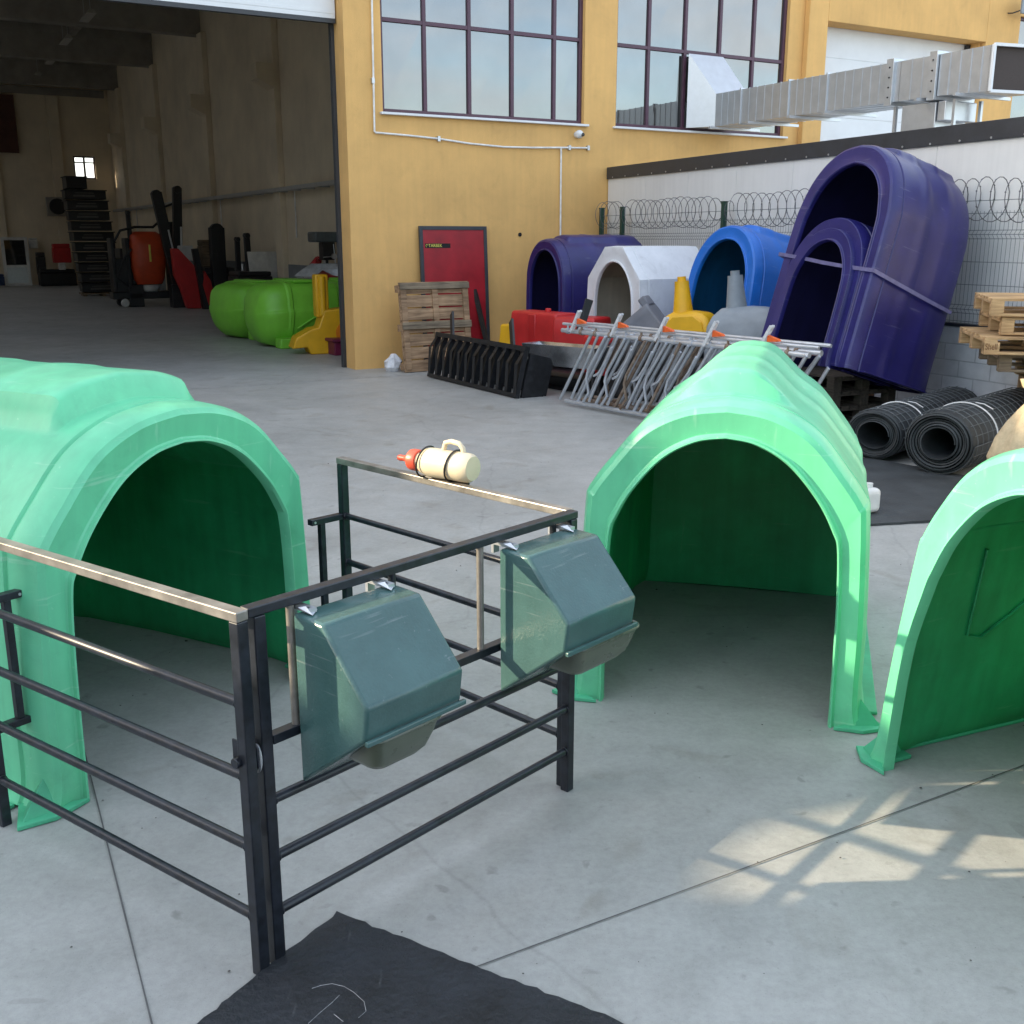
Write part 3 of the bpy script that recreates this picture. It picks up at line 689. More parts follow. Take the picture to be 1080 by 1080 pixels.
# stock by the wall
hutch('calf_hutch', 'dark purple hutch closest to the ochre wall, left of the white one', 'calf hutch', (.457,15.56,.47), (0,0,R(-62.7)), M['purple'], ROUND, minner=M['purpleinner'], L=1.5, sx=.95, sz=1.065, group='stored hutches by the wall', hump_h=.05)
hutch('calf_hutch', 'white chamfered hutch between the purple and the blue hutches', 'calf hutch', (1.289,13.92,.37), (0,0,R(-56.4)), M['white'], POLY, minner=M['whiteinner'], L=1.26, sx=.95, sz=1.0, hump=False, flat=True, group='stored hutches by the wall', ribs=(), body=.006)
hutch('calf_hutch', 'bright blue hutch tipped back behind the grey float', 'calf hutch', (2.274,12.59,.50), (R(-13),R(-3.6),R(-58.4)), M['blue'], ROUND, minner=M['blueinner'], L=1.15, sx=.98, sz=1.20, group='stored hutches by the wall', hump_h=.06)
BPY = (R(-16.8), R(-1.0), R(-64.7)); BPL = Vector((2.778,10.42,.70))
hutch('calf_hutch', 'very tall purple hutch leaning back on the fence with smaller hutches nested in it', 'calf hutch', BPL, BPY, M['purple'], TALL, minner=M['purpleinner'], L=1.08, sx=1.10, sz=1.17, group='stored hutches by the wall', hump_h=.05, feet=False)
from mathutils import Euler
BM_ = Matrix.Translation(BPL) @ Euler(BPY).to_matrix().to_4x4()
hutch('calf_hutch', 'purple hutch nested inside the tall leaning one, outer of the two nested', 'calf hutch', BM_ @ Vector((.0,-.02,.0)), BPY, M['purple'], ROUND, minner=M['purpleinner'], L=.95, sx=.93, sz=1.10, group='stored hutches by the wall', hump_h=.03, feet=False, body=.02, hump=False)
hutch('calf_hutch', 'purple hutch nested inside the tall leaning one, innermost and lowest of the nest', 'calf hutch', BM_ @ Vector((.0,-.06,-.02)), BPY, M['purple'], ROUND, minner=M['purpleinner'], L=.80, sx=.80, sz=1.03, group='stored hutches by the wall', hump_h=.03, feet=False, body=.01, hump=False)
# strap round the tall hutch
st_ = MB(); zz = [.86, .80, .76]
def ribbon(mb, pts, w, n_out, th=.004):
    for a, b in zip(pts[:-1], pts[1:]): mb.bar(a, b, th, w, up=(0,0,1))
strp = [BM_ @ Vector(p) for p in ((-.72,.30,1.02),(-.70,-.03,1.06),(-.35,-.035,1.02),(0,-.04,.97),(.35,-.035,.93),(.70,-.03,.90),(.72,.3,.86),(.725,.7,.82),(.70,1.05,.80))]
ribbon(st_, strp, .035, None); so_ = st_.build('strap', mat('grey_strap', (.16,.15,.30), .4, vs=20), smooth=0)
tag(so_, 'thin strap tied around the tall leaning purple hutch', 'strap')

# supports under the stored hutches
def pallet(name, label, loc, rot, m, group=None, Lx=1.2, Ly=.8, seed=0, gap=False, bwid=.048):
    t = thing(name, label, 'pallet', loc, rot, group); rr = random.Random(seed)
    for i in range(7):
        if gap and i in (1, 5): continue
        y = -Ly/2 + .05 + (Ly-.10)*i/6; mb = MB(); w = bwid
        mb.box(-Lx/2, Lx/2, y-w, y+w, .122, .144); mb.build('deck_board', m, t, bevel=.003, smooth=0)
    for x in (-Lx/2+.05, 0, Lx/2-.05):
        mb = MB(); mb.box(x-.05, x+.05, -Ly/2, Ly/2, .10, .1215); mb.build('cross_board', m, t, bevel=.003, smooth=0)
        for y in (-Ly/2+.05, 0, Ly/2-.05):
            mb = MB(); mb.box(x-.05, x+.05, y-.05, y+.05, .0225, .0995); mb.build('block', m, t, bevel=.003, smooth=0)
    for y in (-Ly/2+.05, 0, Ly/2-.05):
        mb = MB(); mb.box(-Lx/2, Lx/2, y-.05, y+.05, 0, .022); mb.build('bottom_board', m, t, bevel=.003, smooth=0)
    return t

# ================================================================== PEN
PA = Vector((-.6554, 2.3968, 0)); PB = Vector((.1876, 3.3465, 0)); dF = (PB-PA).normalized(); nF = Vector((dF.y, -dF.x, 0))
H_ = M['hurdle']
# --- left panel
PC_ = Vector((-1.652, 3.118, 0)); dL = (PC_-PA).normalized(); nL = Vector((dL.y, -dL.x, 0)) * -1
def panel(label, loc, d):
    return thing('pen_panel', label, 'pen panel', loc, (0,0,math.atan2(d.y,d.x)), 'steel pen panels round the left hutch')
def post(t, x, z1=.972, y=0, w=.033, z0=0):
    mb = MB(); mb.box(x-w/2, x+w/2, y-w/2, y+w/2, z0, z1); return mb.build('post', H_, t, bevel=.003, smooth=0)
def rail(t, p, q, r=.0135, m=None):
    mb = MB(); mb.tube(p, q, r, 14); ro_ = mb.build('rail', m or H_, t)
    for e, k in ((p, 1), (q, -1)):
        mb = MB(); n = 18; vs_ = []
        mb.path([(e[0]+k*.0025, (r+.0005+.0012*math.sin(i*5.1))*math.cos(2*math.pi*i/n), e[2]+(r+.0005+.0012*math.cos(i*3.7))*math.sin(2*math.pi*i/n)) for i in range(n)], .0036, 6, closed=True)
        mb.build('weld', H_, ro_)
    return ro_
lp = panel('long five rail pen panel on the left with a worn shiny top bar', PA + dL*.0 , dL)
post(lp, -.004); post(lp, 1.235)
mb = MB(); mb.box(-.021, 1.252, -.018, .018, .9725, .9985); mb.build('top_bar', M['worn'], lp, bevel=.003, smooth=0)
for z in (.165, .365, .56): rail(lp, (.012, 0, z), (1.218, 0, z))
rail(lp, (.012, 0, .757), (1.218, 0, .757))
def bracket(t, x, sgn, z1=.757, z0=.33, L_=.19):
    mb = MB(); y0 = .018*sgn; mb.box(x-.016, x+.016, min(y0, L_*sgn), max(y0, L_*sgn), z1-.012, z1+.012)
    mb.box(x-.016, x+.016, min(y0, L_*sgn), max(y0, L_*sgn), z0-.012, z0+.012)
    yv = (L_-.055)*sgn; mb.box(x-.012, x+.012, yv-.012, yv+.012, z0+.012, z1-.012)
    mb.build('hutch_bracket', H_, t, bevel=.002, smooth=0)
    mb = MB()
    for z in (z1, z0): mb.tube((x-.018, (L_-.015)*sgn, z), (x+.018, (L_-.015)*sgn, z), .005, 8)
    mb.build('bolt', M['galv'], t)
bracket(lp, 1.24, -1, L_=.15)
# latch ring and bolt at the corner
mb = MB(); mb.path([(.016*math.cos(a)*.9-.004, -.030, .60+.036*math.sin(a)) for a in [i*math.pi/10 for i in range(20)]], .004, 6, closed=True)
lpl = mb.build('latch_ring', M['galv'], lp)
mb = MB(); mb.tube((.01,-.035,.605), (.01,.03,.605), .014, 12); mb.box(-.02,.075,-.024,-.0185,.58,.635); mb.build('latch', H_, lp, bevel=.002)
# --- front panel with the feeder frame
fp = panel('front pen panel carrying both covered feeders', PA + dF*.054, dF); FL = 1.220
post(fp, 0); post(fp, FL, .9725)
mb = MB(); mb.box(-.033, FL+.018, -.0175, .0175, .9735, .9985); mb.build('top_bar', H_, fp, bevel=.003, smooth=0)
for z in (.150, .308, .47): rail(fp, (.015, 0, z), (FL-.015, 0, z))
mb = MB(); mb.box(.018, FL-.018, -.016, .016, .625, .650); mb.build('middle_bar', H_, fp, bevel=.002, smooth=0)
for x in (.10, .44, .79, 1.13): 
    mb = MB(); mb.tube((x, 0, .650), (x, 0, .9735), .011, 12); mb.build('upright', M['worn'] if x in (.10,.79) else H_, fp)
# --- back panel
E1 = Vector((.20, 3.36, 0)); E2 = Vector((-.68, 4.22, 0)); dB = (E2-E1).normalized()
bk = panel('rear pen panel with the milk bottle strapped on its top bar', E1 + dB*.01, dB); BL = (E2-E1).length
post(bk, 0.022); post(bk, BL)
mb = MB(); mb.box(0.003, BL+.018, -.0175, .0175, .973, .9985); mb.build('top_bar', M['worn'], bk, bevel=.003, smooth=0)
for z in (.19, .37, .56): rail(bk, (.04, 0, z), (BL-.016, 0, z))
rail(bk, (.04,0,.757), (BL-.016,0,.757), r=.012)
bracket(bk, BL, 1, L_=.17)

# --- feeders
def feeder(label, s0, s1, tr0, tr1):
    loc = PA + dF*s0; t = thing('covered_feeder', label, 'feeder', loc, (0,0,math.atan2(dF.y,dF.x)), 'teal covered feeders on the front panel')
    W_ = s1-s0
    prof = [(.020,.955),(.135,.952),(.29,.778),(.278,.688),(-.045,.468),(-.045,.60),(.020,.66)]
    # local x along panel, local -y is outwards (nF = right of dF)
    mb = MB(); mb.prism(prof[:4] + [(.021,.490)], lambda a,z: Vector((0,-a,z)), lambda a,z: Vector((W_,-a,z)))
    mb.build('hood', M['feeder'], t, bevel=.010, seg=3, smooth=30)
    # lip round the hood bottom
    mb = MB(); mb.bar((-.004,-.288,.688),(W_+.004,-.288,.688),.012,.014); mb.build('lip', M['feeder'], t, bevel=.003, smooth=0)
    # trough below
    mb = MB(); rings = []
    for z, e in ((.665,.0),(.65,.004),(.625,.010),(.585,.024),(.565,.040),(.56,.06)):
        x0, x1, y0, y1 = tr0+e-s0, tr1-e-s0, .055+e, .270-e*1.1; c_ = .03; r_ = []
        for cx, cy, a0 in ((x1-c_, -(y0+c_), 0), (x0+c_, -(y0+c_), 90), (x0+c_, -(y1-c_), 180), (x1-c_, -(y1-c_), 270)):
            for k in range(5): a = R(a0+k*22.5); r_.append(Vector((cx+c_*math.cos(a), cy+c_*math.sin(a), z)))
        rings.append(r_)
    mb.loft(rings, cap=False); nn = len(rings[0]); mb.add(rings[-1], [tuple(range(nn))])
    tr_ = mb.build('trough', M['trough'], t, smooth=50); so2 = tr_.modifiers.new('thick', 'SOLIDIFY'); so2.thickness = .005; so2.offset = -1
    mb = MB(); mb.path([p + Vector((0,0,.002)) for p in rings[0]], .008, 8, closed=True); mb.build('rim', M['trough'], tr_)
    for x in (.02, W_-.05):
        mb = MB(); mb.box(x, x+.025, -.06, .03, .957, .968); mb.box(x, x+.025, .0195, .03, .93, .957)
        mb.add([(x-.01,-.03,.97),(x+.035,-.05,.958),(x+.0,-.075,.957),(x,-.05,.975)], [(0,1,2),(0,2,3),(0,3,1)])
        mb.build('hook', M['galv'], t, smooth=0)
    return t
feeder('teal covered feeder nearest the corner post, sunlit on its left side', .146, .475, .185, .42)
feeder('teal covered feeder at the far end of the pen with its trough jutting out', .905, 1.245, .985, 1.30)

# --- bottle
bp_ = Vector((-.262, 3.82, 1.057)); bd_ = (Vector((-.12,3.74,0)) - Vector((-.40,3.94,0))).normalized()   # axis from teat to base
bt = thing('milk_bottle', 'cream calf milk bottle with a red teat lying on the rear rail', 'bottle', bp_, (0,0,math.atan2(bd_.y,bd_.x))); bt.scale = (.88,.88,.88)
mb = MB(); prof = [(.001,.175),(.050,.172),(.060,.155),(.062,.12),(.060,.06),(.062,.0),(.062,-.05),(.052,-.085),(.036,-.105),(.034,-.125)]
mb.lathe([(r, h) for r, h in reversed(prof)], 28, ax='x'); mb.build('body', M['cream'], bt, smooth=50)
mb = MB(); mb.path([(.125,0,.052),(.120,0,.078),(.10,0,.096),(.06,0,.100),(.03,0,.092),(.018,0,.055)], .011, 10); mb.build('handle', M['cream'], bt, smooth=60)
mb = MB(); mb.lathe([(.001,-.155),(.044,-.155),(.046,-.145),(.046,-.118),(.044,-.112),(.001,-.112)], 28, ax='x'); mb.build('cap', M['redcap'], bt)
mb = MB(); mb.lathe([(.001,-.232),(.011,-.230),(.014,-.218),(.012,-.20),(.018,-.175),(.036,-.158),(.036,-.15)], 20, ax='x'); mb.build('teat', M['redcap'], bt, smooth=60)
bh = thing('bottle_holder', 'dark wire ring holder tying the milk bottle to the rail', 'holder', bp_, (0,0,math.atan2(bd_.y,bd_.x))); bh.scale = (.88,.88,.88)
for x in (-.075, .075):
    mb = MB(); mb.path([(x+.012*math.sin(a*math.pi/12), .066*math.cos(a*math.pi/12), .066*math.sin(a*math.pi/12)) for a in range(24)], .004, 8, closed=True); mb.build('ring', M['blackm'], bh)
mb = MB(); mb.tube((-.10,0,-.066),(.15,.0,-.066),.005,8); mb.tube((-.06,.0,-.063),(-.06,0,-.095),.004,6); mb.build('stem', M['blackm'], bh)

# ================================================================== MATS, ROLLS
def sheet(name, label, pts, z0, z1, m, res=26, wob=.004, seed=1, edge=.004):
    """thick rubber sheet: grid with slightly wavy top and ragged edge"""
    rr = random.Random(seed); P = [Vector((*p, 0)) for p in pts]; n = res; top = []; 
    for j in range(n+1):
        for i in range(n+1):
            u_, v_ = i/n, j/n; p = (P[0].lerp(P[1], u_)).lerp(P[3].lerp(P[2], u_), v_)
            if i in (0, n) or j in (0, n): p = p + Vector((rr.uniform(-edge,edge), rr.uniform(-edge,edge), 0))
            p.z = z1 + wob*math.sin(u_*9+seed)*math.sin(v_*7)
            top.append(p)
    W_ = n+1; fs = [(j*W_+i, j*W_+i+1, (j+1)*W_+i+1, (j+1)*W_+i) for j in range(n) for i in range(n)]
    mb = MB(); mb.add(top, fs); per = [i for i in range(W_)] + [j*W_+n for j in range(1, W_)] + [n*W_+i for i in range(n-1,-1,-1)] + [j*W_ for j in range(n-1,0,-1)]
    k = len(mb.v); mb.v += [Vector((top[i].x, top[i].y, z0)) for i in per]; m_ = len(per)
    mb.f += [(per[i], per[(i+1)%m_], k+(i+1)%m_, k+i) for i in range(m_)]
    return tag(mb.build(name, m, smooth=50, fix=True), label, 'mat')
c0 = Vector((-.49,2.625)); e1 = (Vector((.23,2.21))-c0).normalized(); e2 = (Vector((-.745,2.21))-c0).normalized()
mt = sheet('rubber_mat', 'black rough rubber mat lying in the foreground beside the corner post', [tuple(c0), tuple(c0+e1*1.9), tuple(c0+e1*1.9+e2*1.3), tuple(c0+e2*1.3)], .006, .020, M['rubber'], res=60, wob=.002, edge=.005)
m2 = sheet('rubber_mat', 'dark flat rubber sheet on the ground in front of the rolls', [(2.20,9.3),(3.1,9.05),(4.4,7.3),(2.36,6.85)], .004, .022, M['rubber2'], wob=.006, seed=4)
mb = MB()   # chalk scrawl on the near mat
chalk = lambda l: mb.path([Vector((G(u,v,.0265).x, G(u,v,.0265).y, .0225)) for u,v in l], .0009, 4)
chalk([(329,1041),(338,1038),(350,1036),(363,1039),(373,1045),(384,1055),(386,1065),(378,1072)])
chalk([(358,1048),(350,1056),(338,1066),(325,1078)]); chalk([(352,1068),(362,1076)])
mb.build('chalk_mark', mat('faint_chalk', (.34,.34,.35), .9, vs=60, var=.3), mt)
jg = thing('plastic_jug', 'white plastic canister on the dark rubber sheet beside the middle hutch', 'canister', (2.43,7.15,.026), (0,0,.5))
mb = MB(); mb.box(-.10,.10,-.07,.07,0,.17); mb.build('body', M['pvc'], jg, bevel=.035, seg=4)
mb = MB(); mb.tube((.04,0,.17),(.04,0,.20),.025,14); mb.build('cap', M['pvc'], jg)

def roll(label, p, yaw, Rr, core, L_, seed, turns=7, squash=.92):
    t = thing('rubber_roll', label, 'roll', p, (0,0,yaw), 'rolled black rubber mats')
    th = (Rr-core)/turns*.62
    mb = MB(); n = 40*turns; sp = []
    rr = random.Random(seed)
    for i in range(n+1):
        a = 2*math.pi*i/40; r = core + (Rr-core)*i/n; w = 1+.012*math.sin(a*1.7+seed)
        sp.append((r, a, w))
    def P_(r, a, w, y): return Vector((r*w*math.cos(a), y + .012*math.sin(r*70+seed), Rr*squash + r*w*squash*math.sin(a)))
    A_ = [P_(r,a,w,0) for r,a,w in sp]; B_ = [P_(r+th,a,w,0) for r,a,w in sp]; C_ = [p_+Vector((0,L_,0)) for p_ in A_]; D_ = [p_+Vector((0,L_,0)) for p_ in B_]
    m_ = n+1; fs = []
    for i in range(n): fs += [(i,i+1,m_+i+1,m_+i), (2*m_+i,3*m_+i,3*m_+i+1,2*m_+i+1), (i,2*m_+i,2*m_+i+1,i+1), (m_+i,m_+i+1,3*m_+i+1,3*m_+i)]
    fs += [(0,m_,3*m_,2*m_),(n,2*m_+n,3*m_+n,m_+n)]
    mb.add(A_+B_+C_+D_, fs); mb.build('sheet', M['rubber2'], t, smooth=40)
    mb = MB()  # moulded grid on the outside
    Ro = Rr + th + .001
    for k in range(int(L_/.115)):
        y = .06+k*.115; mb.path([(Ro*math.cos(a*math.pi/20), y, Rr*squash+Ro*squash*math.sin(a*math.pi/20)) for a in range(-4, 25)], .0035, 4)
    for a in range(-1, 11):
        aa = a*math.pi/10; mb.tube((Ro*math.cos(aa), .02, Rr*squash+Ro*squash*math.sin(aa)), (Ro*math.cos(aa), L_-.02, Rr*squash+Ro*squash*math.sin(aa)), .0035, 4)
    mb.build('grid_ridge', mat('rubber_ridge', (.11,.12,.125), .7, vs=10), t)
    Rs = Ro + .007
    for y in (L_*.25,):
        mb = MB(); mb.path([(Rs*math.cos(a*math.pi/20), y+.05*a/30, Rr*squash+Rs*squash*math.sin(a*math.pi/20)) for a in range(0, 22)], .006, 6)
        mb.path([(Rs*.3, y, 2*Rr*squash+.03),(Rs*.3+.06, y+.03, 2*Rr*squash+.02),(Rs*.45+.1, y+.0, 2*Rr*squash-.01)], .004, 5)
        mb.build('string', M['string'], t)
    return t
ry = R(-43)
roll('thick roll of black rubber matting, nearer and fatter one tied with white string', (3.42,8.42,.02), ry, .275, .125, 1.9, 1.0, turns=7)
roll('black rubber mat roll behind, squashed with an oval hollow core', (3.10,9.02,.02), ry+.03, .245, .13, 2.0, 2.3, turns=8, squash=.86)

# pallets by the fence
pst = Vector((4.52, 9.30, 0))
labels = ['topmost pallet of the pile at the right edge, pale new wood', 'second pallet from the top of the right edge pile, set back',
          'pallet stamped with a burnt word, third from the top at the right edge', 'greyish pallet below the stamped one at the right edge',
          'pallet hidden low in the right edge pile, fifth from the top', 'pallet low in the right edge pile, sixth from the top', 'pallet low in the right edge pile, seventh from the top', 'pallet second from the bottom of the right edge pile', 'bottom pallet of the right edge pile']
zt = 1.395; offs = [0.03, .12, -.05, .15, .58, .60, .57, .62, .59]
for i in range(9):
    z = zt - .154*(i+1); wm = M['wood'] if i != 3 else M['woodgrey']
    pallet('wooden_pallet', labels[i], (pst.x+offs[i], pst.y+offs[i]*.3, z), (0,0,R(-14+ (i*37%5)-2)), wm, 'pallets piled by the fence', Lx=.95, Ly=1.1, seed=i)
def text(s, size, m, parent, name='lettering', ext=.001):
    c = bpy.data.curves.new(name, 'FONT'); c.body = s; c.size = size; c.extrude = ext; c.align_x = 'CENTER'; c.align_y = 'CENTER'
    o_ = bpy.data.objects.new(name, c); S.collection.objects.link(o_); dg = bpy.context.evaluated_depsgraph_get(); dg.update()
    me = bpy.data.meshes.new_from_object(o_.evaluated_get(dg)); bpy.data.objects.remove(o_)
    ob = bpy.data.objects.new(name, me); me.materials.clear(); me.materials.append(m); S.collection.objects.link(ob); ob.parent = parent; return ob
stp = [o_ for o_ in bpy.data.objects if o_.get('label') == labels[2]][0]
tx = text('Shell', .072, M['stamp'], stp); tx.rotation_euler = (R(90),0,0); tx.location = (-.425+.005, -.551, .062); tx.scale = (.72,1,1)
# widen that block so the stamp has a face
mb = MB(); mb.box(-.475, -.355, -.5495, -.445, .023, .099); mb.build('stamped_block', M['wood'], stp, bevel=.002, smooth=0)

# sack
sc = thing('woven_sack', 'beige woven sack with a gathered neck resting by the rubber roll at the right edge', 'sack', (3.89,7.6,.0), (0,0,.2)); sc.scale=(1.15,1.1,.95)
rings = []; rr = random.Random(9)
for k, (z, r) in enumerate(((0,.20),(.04,.27),(.18,.31),(.34,.30),(.48,.25),(.60,.19),(.70,.13),(.77,.08),(.82,.075),(.88,.11),(.93,.12))):
    rg = []
    for i in range(48):
        a = 2*math.pi*i/48; w = 1 + .07*math.sin(a*9+k*.5)*min(1, z*1.6) + .05*math.sin(a*4+k)
        rg.append(Vector((r*w*math.cos(a)-.10*math.sin(z*1.5), r*w*math.sin(a), z)))
    rings.append(rg)
mb = MB(); mb.loft(rings); mb.build('bag_body', M['bag'], sc, smooth=70)
mb = MB(); mb.path([Vector((.078*math.cos(i*math.pi/8)-.10*math.sin(1.17), .078*math.sin(i*math.pi/8), .78)) for i in range(16)], .006, 6, closed=True); mb.build('tie', M['string'], sc)

# timbers and low pallets under the tall hutch
for i, (x, y, z, l) in enumerate(((4.10,12.0,.05,2.6),(3.98,12.0,.05,2.5),(4.04,11.9,.14,2.3),(3.86,11.95,.05,2.7),(3.92,11.8,.135,2.4))):
    d = Vector((-.47,.88,0)); p = Vector((x,y,z)); q = p + d*l*.8; mb = MB(); mb.bar(q, p, .09, .085); 
    o_ = mb.build('timber', M['timber'], bevel=.004, smooth=0)
    tag(o_, ['brown timber on the ground nearest the block wall', 'brown timber lying second from the block wall', 'brown timber lying on top of the two by the block wall', 'brown timber lying fourth from the block wall', 'upper brown timber over the outer bottom one'][i], 'timber', 'timbers under the tall purple hutch')
for i in range(4):
    pallet('wooden_pallet', ['dark bottom pallet under the tall purple hutch','dark second pallet under the tall purple hutch','dark third pallet under the tall purple hutch','dark top pallet under the tall purple hutch'][i], (3.22,10.78,i*.146), (0,0,R(-64.7)), M['darkwood'], 'dark pallets under the tall hutch', Lx=1.0, Ly=.8)

# pallets that lift the other stored hutches
for nm, (x, y), yw, k in (('purple hutch at the ochre wall', (1.15,15.93), -62.7, 3), ('white hutch', (1.80,14.28), -56.4, 2), ('blue hutch', (2.75,12.85), -58.4, 2)):
    for i in range(k):
        pallet('wooden_pallet', ('%s pallet under the %s' % (('bottom','middle','top')[i] if k == 3 else ('lower','upper')[i], nm)), (x, y, i*.146), (0,0,R(yw+90)), M['darkwood'], 'pallets under the stored hutches', Lx=1.3, Ly=1.0)
# ================================================================== YARD STOCK
# maroon panel leaning on the wall
rp_ = thing('metal_door', 'maroon sheet metal door in a black frame leaning on the ochre wall', 'door', Wp(1.04,-.16), (R(-3.2),0,FA))
mb = MB(); mb.box(.04,1.08,-.02,.0,.03,2.0); mb.build('door_sheet', M['doorred'], rp_, bevel=.003, smooth=0)
mb = MB(); mb.box(0,.055,-.03,.012,0,2.05); mb.box(1.065,1.12,-.03,.012,0,2.05); mb.box(.056,1.064,-.03,.012,1.995,2.05); mb.box(.056,1.064,-.03,.012,0,.055); mb.build('frame', M['flashing'], rp_, bevel=.003, smooth=0)
mb = MB(); mb.box(.085,.50,-.0225,-.0205,1.735,1.80); stk = mb.build('sticker', M['lens'], rp_, smooth=0)
tx = text('TARBEK', .062, M['yel_letter'], rp_); tx.rotation_euler = (R(90),0,0); tx.location = (.25,-.0245,1.768)
mb = MB(); mb.path([(.115+.017*math.cos(i*.45), -.0235, 1.768+.02*math.sin(i*.45)) for i in range(11)], .003, 5); mb.build('emblem', M['yel_letter'], rp_)
bb = MB(); bb.bar(Wp(2.10,-.32,0), Wp(1.93,-.10,1.12), .06, .06); tag(bb.build('steel_bar', M['blackm'], smooth=0), 'black steel bar propped on the wall right of the maroon door', 'bar')

# pallet leaning on the wall
M['brownwood'] = woodmat('brown_pallet_wood', (.44, .28, .16), (.20, .115, .06))
lpal = pallet('wooden_pallet', 'weathered wooden pallet leaning on end before the maroon door', G(463,392) + Vector((.12,.22,.02)), (R(-80),0,FA), M['brownwood'], None, Lx=1.12, Ly=1.2, bwid=.082)
for x in (-.50, .0, .50):
    q = MB(); q.box(x-.045, x+.045, -.60, .60, .146, .166); q.build('upright_board', M['brownwood'], lpal, bevel=.003, smooth=0)
q = MB(); q.box(-.56, .56, -.03, .07, .168, .186); q.build('grey_board', M['woodgrey'], lpal, bevel=.003, smooth=0)
q = MB(); q.box(-.56, .56, .53, .62, .168, .186); q.build('grey_board', M['woodgrey'], lpal, bevel=.003, smooth=0)
lpal.location = Wp(1.02, -.50, .62); lpal.rotation_euler = (R(83), 0, FA + R(2))
# rag
mb = MB(); rr = random.Random(2); rings = []
for z, r in ((0,.10),(.06,.13),(.14,.13),(.20,.09),(.25,.04)):
    rings.append([Vector((r*(1+.35*rr.uniform(-1,1))*math.cos(i*.45)+.05*z, r*(1+.35*rr.uniform(-1,1))*math.sin(i*.45), z)) for i in range(14)])
mb.loft(rings); ro = mb.build('crumpled_rag', M['cloth'], smooth=20); ro.location = Wp(.42,-.42,.0); ro.scale = (.8,.8,1); tag(ro, 'crumpled white rag on the ground left of the leaning pallet', 'rag')

# black slatted rack: leaning feed grid
ra = Vector((-1.16,14.85,0)); rb_ = Vector((.06,12.75,0)); rd_ = (rb_-ra).normalized(); RL = (rb_-ra).length
rk = thing('feed_grid', 'black steel slatted feed grid leaning in front of the pallet', 'feed grid', ra, (R(-14),0,math.atan2(rd_.y,rd_.x)))
rk.rotation_euler = (R(-14),0,math.atan2(rd_.y,rd_.x))
for z, w in ((.03,.05),(.60,.06)):
    mb = MB(); mb.box(0,RL,-.03,.03,z-w/2,z+w/2); mb.build('rail', M['blackp'], rk, smooth=0)
for i in range(12):
    x = .04 + (RL-.08)*i/11; mb = MB(); mb.bar((x,0,.055),(x,0,.57),.07,.05); mb.add([(x-.035,-.026,.05),(x+.035,-.026,.05),(x+.05,-.10,.40),(x-.02,-.10,.40),(x-.035,-.02,.57),(x+.035,-.02,.57)], [(0,1,2,3),(3,2,5,4)]); mb.build('slat', M['blackp'], rk, smooth=0)
for x in (.45, RL-.35): mb = MB(); mb.bar((x,.02,.55),(x-.34,.10,.92),.03,.09); mb.build('strut', M['blackp'], rk, smooth=0)
mb = MB(); mb.box(.4,RL,.06,.38,.52,.56); mb.box(.4,RL,.36,.40,.10,.60); mb.box(.4,.44,.06,.36,.1,.52); mb.box(RL-.04,RL,.06,.36,.02,.52); mb.build('rear_box', M['blackp'], rk, smooth=0)

# stainless trough
tp = thing('steel_trough', 'shiny stainless trough with sloping front behind the slatted grid', 'trough', (.62,12.95,0), (0,0,R(-40)))
mb = MB(); mb.add([(-.55,-.13,.62),(.55,-.13,.62),(.50,-.03,.36),(-.50,-.03,.36),(-.55,.22,.62),(.55,.22,.62),(.50,.14,.36),(-.50,.14,.36)], [(0,1,2,3),(4,7,6,5),(3,2,6,7),(0,3,7,4),(1,5,6,2)])
k = mb.build('tray', M['steel'], tp, smooth=0); k.modifiers.new('t','SOLIDIFY').thickness = .006
mb = MB()
for x in (-.45,.45):
    for y in (0,.12): mb = MB(); mb.box(x-.015,x+.015,y-.015,y+.015,0,.36); mb.build('leg', M['blackp'], tp, smooth=0)

# red and yellow road-barrier like blocks
def block(name, label, cat, loc, yaw, W_, D_, H__, m, group=None, top=.7, tilt=(0,0), z=0, notch=True):
    t = thing(name, label, cat, loc, (R(tilt[0]),R(tilt[1]),R(yaw)), group)
    mb = MB(); rings = []
    for zz_, k in ((0,1),(.12,1),(.2,.93),(.7,.80*top/.7),(.93,.74*top/.7),(1,.66*top/.7)):
        a, b = W_/2*(1 if zz_ < .15 else .985), D_/2*k; h = H__*zz_
        rings.append([Vector((-a,-b,h)),Vector((a,-b,h)),Vector((a,b,h)),Vector((-a,b,h))])
    mb.loft(rings); mb.build('body', m, t, bevel=.03, seg=3, smooth=40)
    if notch:
        mb = MB(); mb.box(-W_*.08,W_*.08,-D_*.47,-D_*.36,H__*.15,H__*.95); mb.tube((W_*.1,0,H__*.98),(W_*.1,0,H__*1.08),.04,14); mb.build('rib', m, t, bevel=.012, smooth=40)
    return t
RG = 'red plastic barriers behind the trough'
block('plastic_barrier', 'red plastic barrier block standing furthest left', 'barrier', (.42,14.35,.35), -52, .95,.45,.58, M['red'], RG, top=.8)
block('plastic_barrier', 'red plastic barrier in the middle with a rounded top', 'barrier', (.90,13.85,.30), -35, .62,.50,.60, M['red'], RG, top=.85, notch=False)
block('plastic_barrier', 'smaller darker red plastic barrier behind the first galvanised bar', 'barrier', (1.18,13.15,.26), -60, .50,.5,.46, M['red'], RG, top=.8, notch=False)
block('barrier_base', 'black block added for the darkness under the red barriers', 'crate', (.95,13.8,0), -50, 1.5,.9,.24, M['blackp'], top=.98, notch=False)  # added support, black in place of the darkness beneath
block('plastic_wedge', 'small yellow plastic wedge left of the red barrier', 'wedge', (.02,14.9,.36), -40, .34,.3,.36, M['yellow'], top=.6, notch=False)
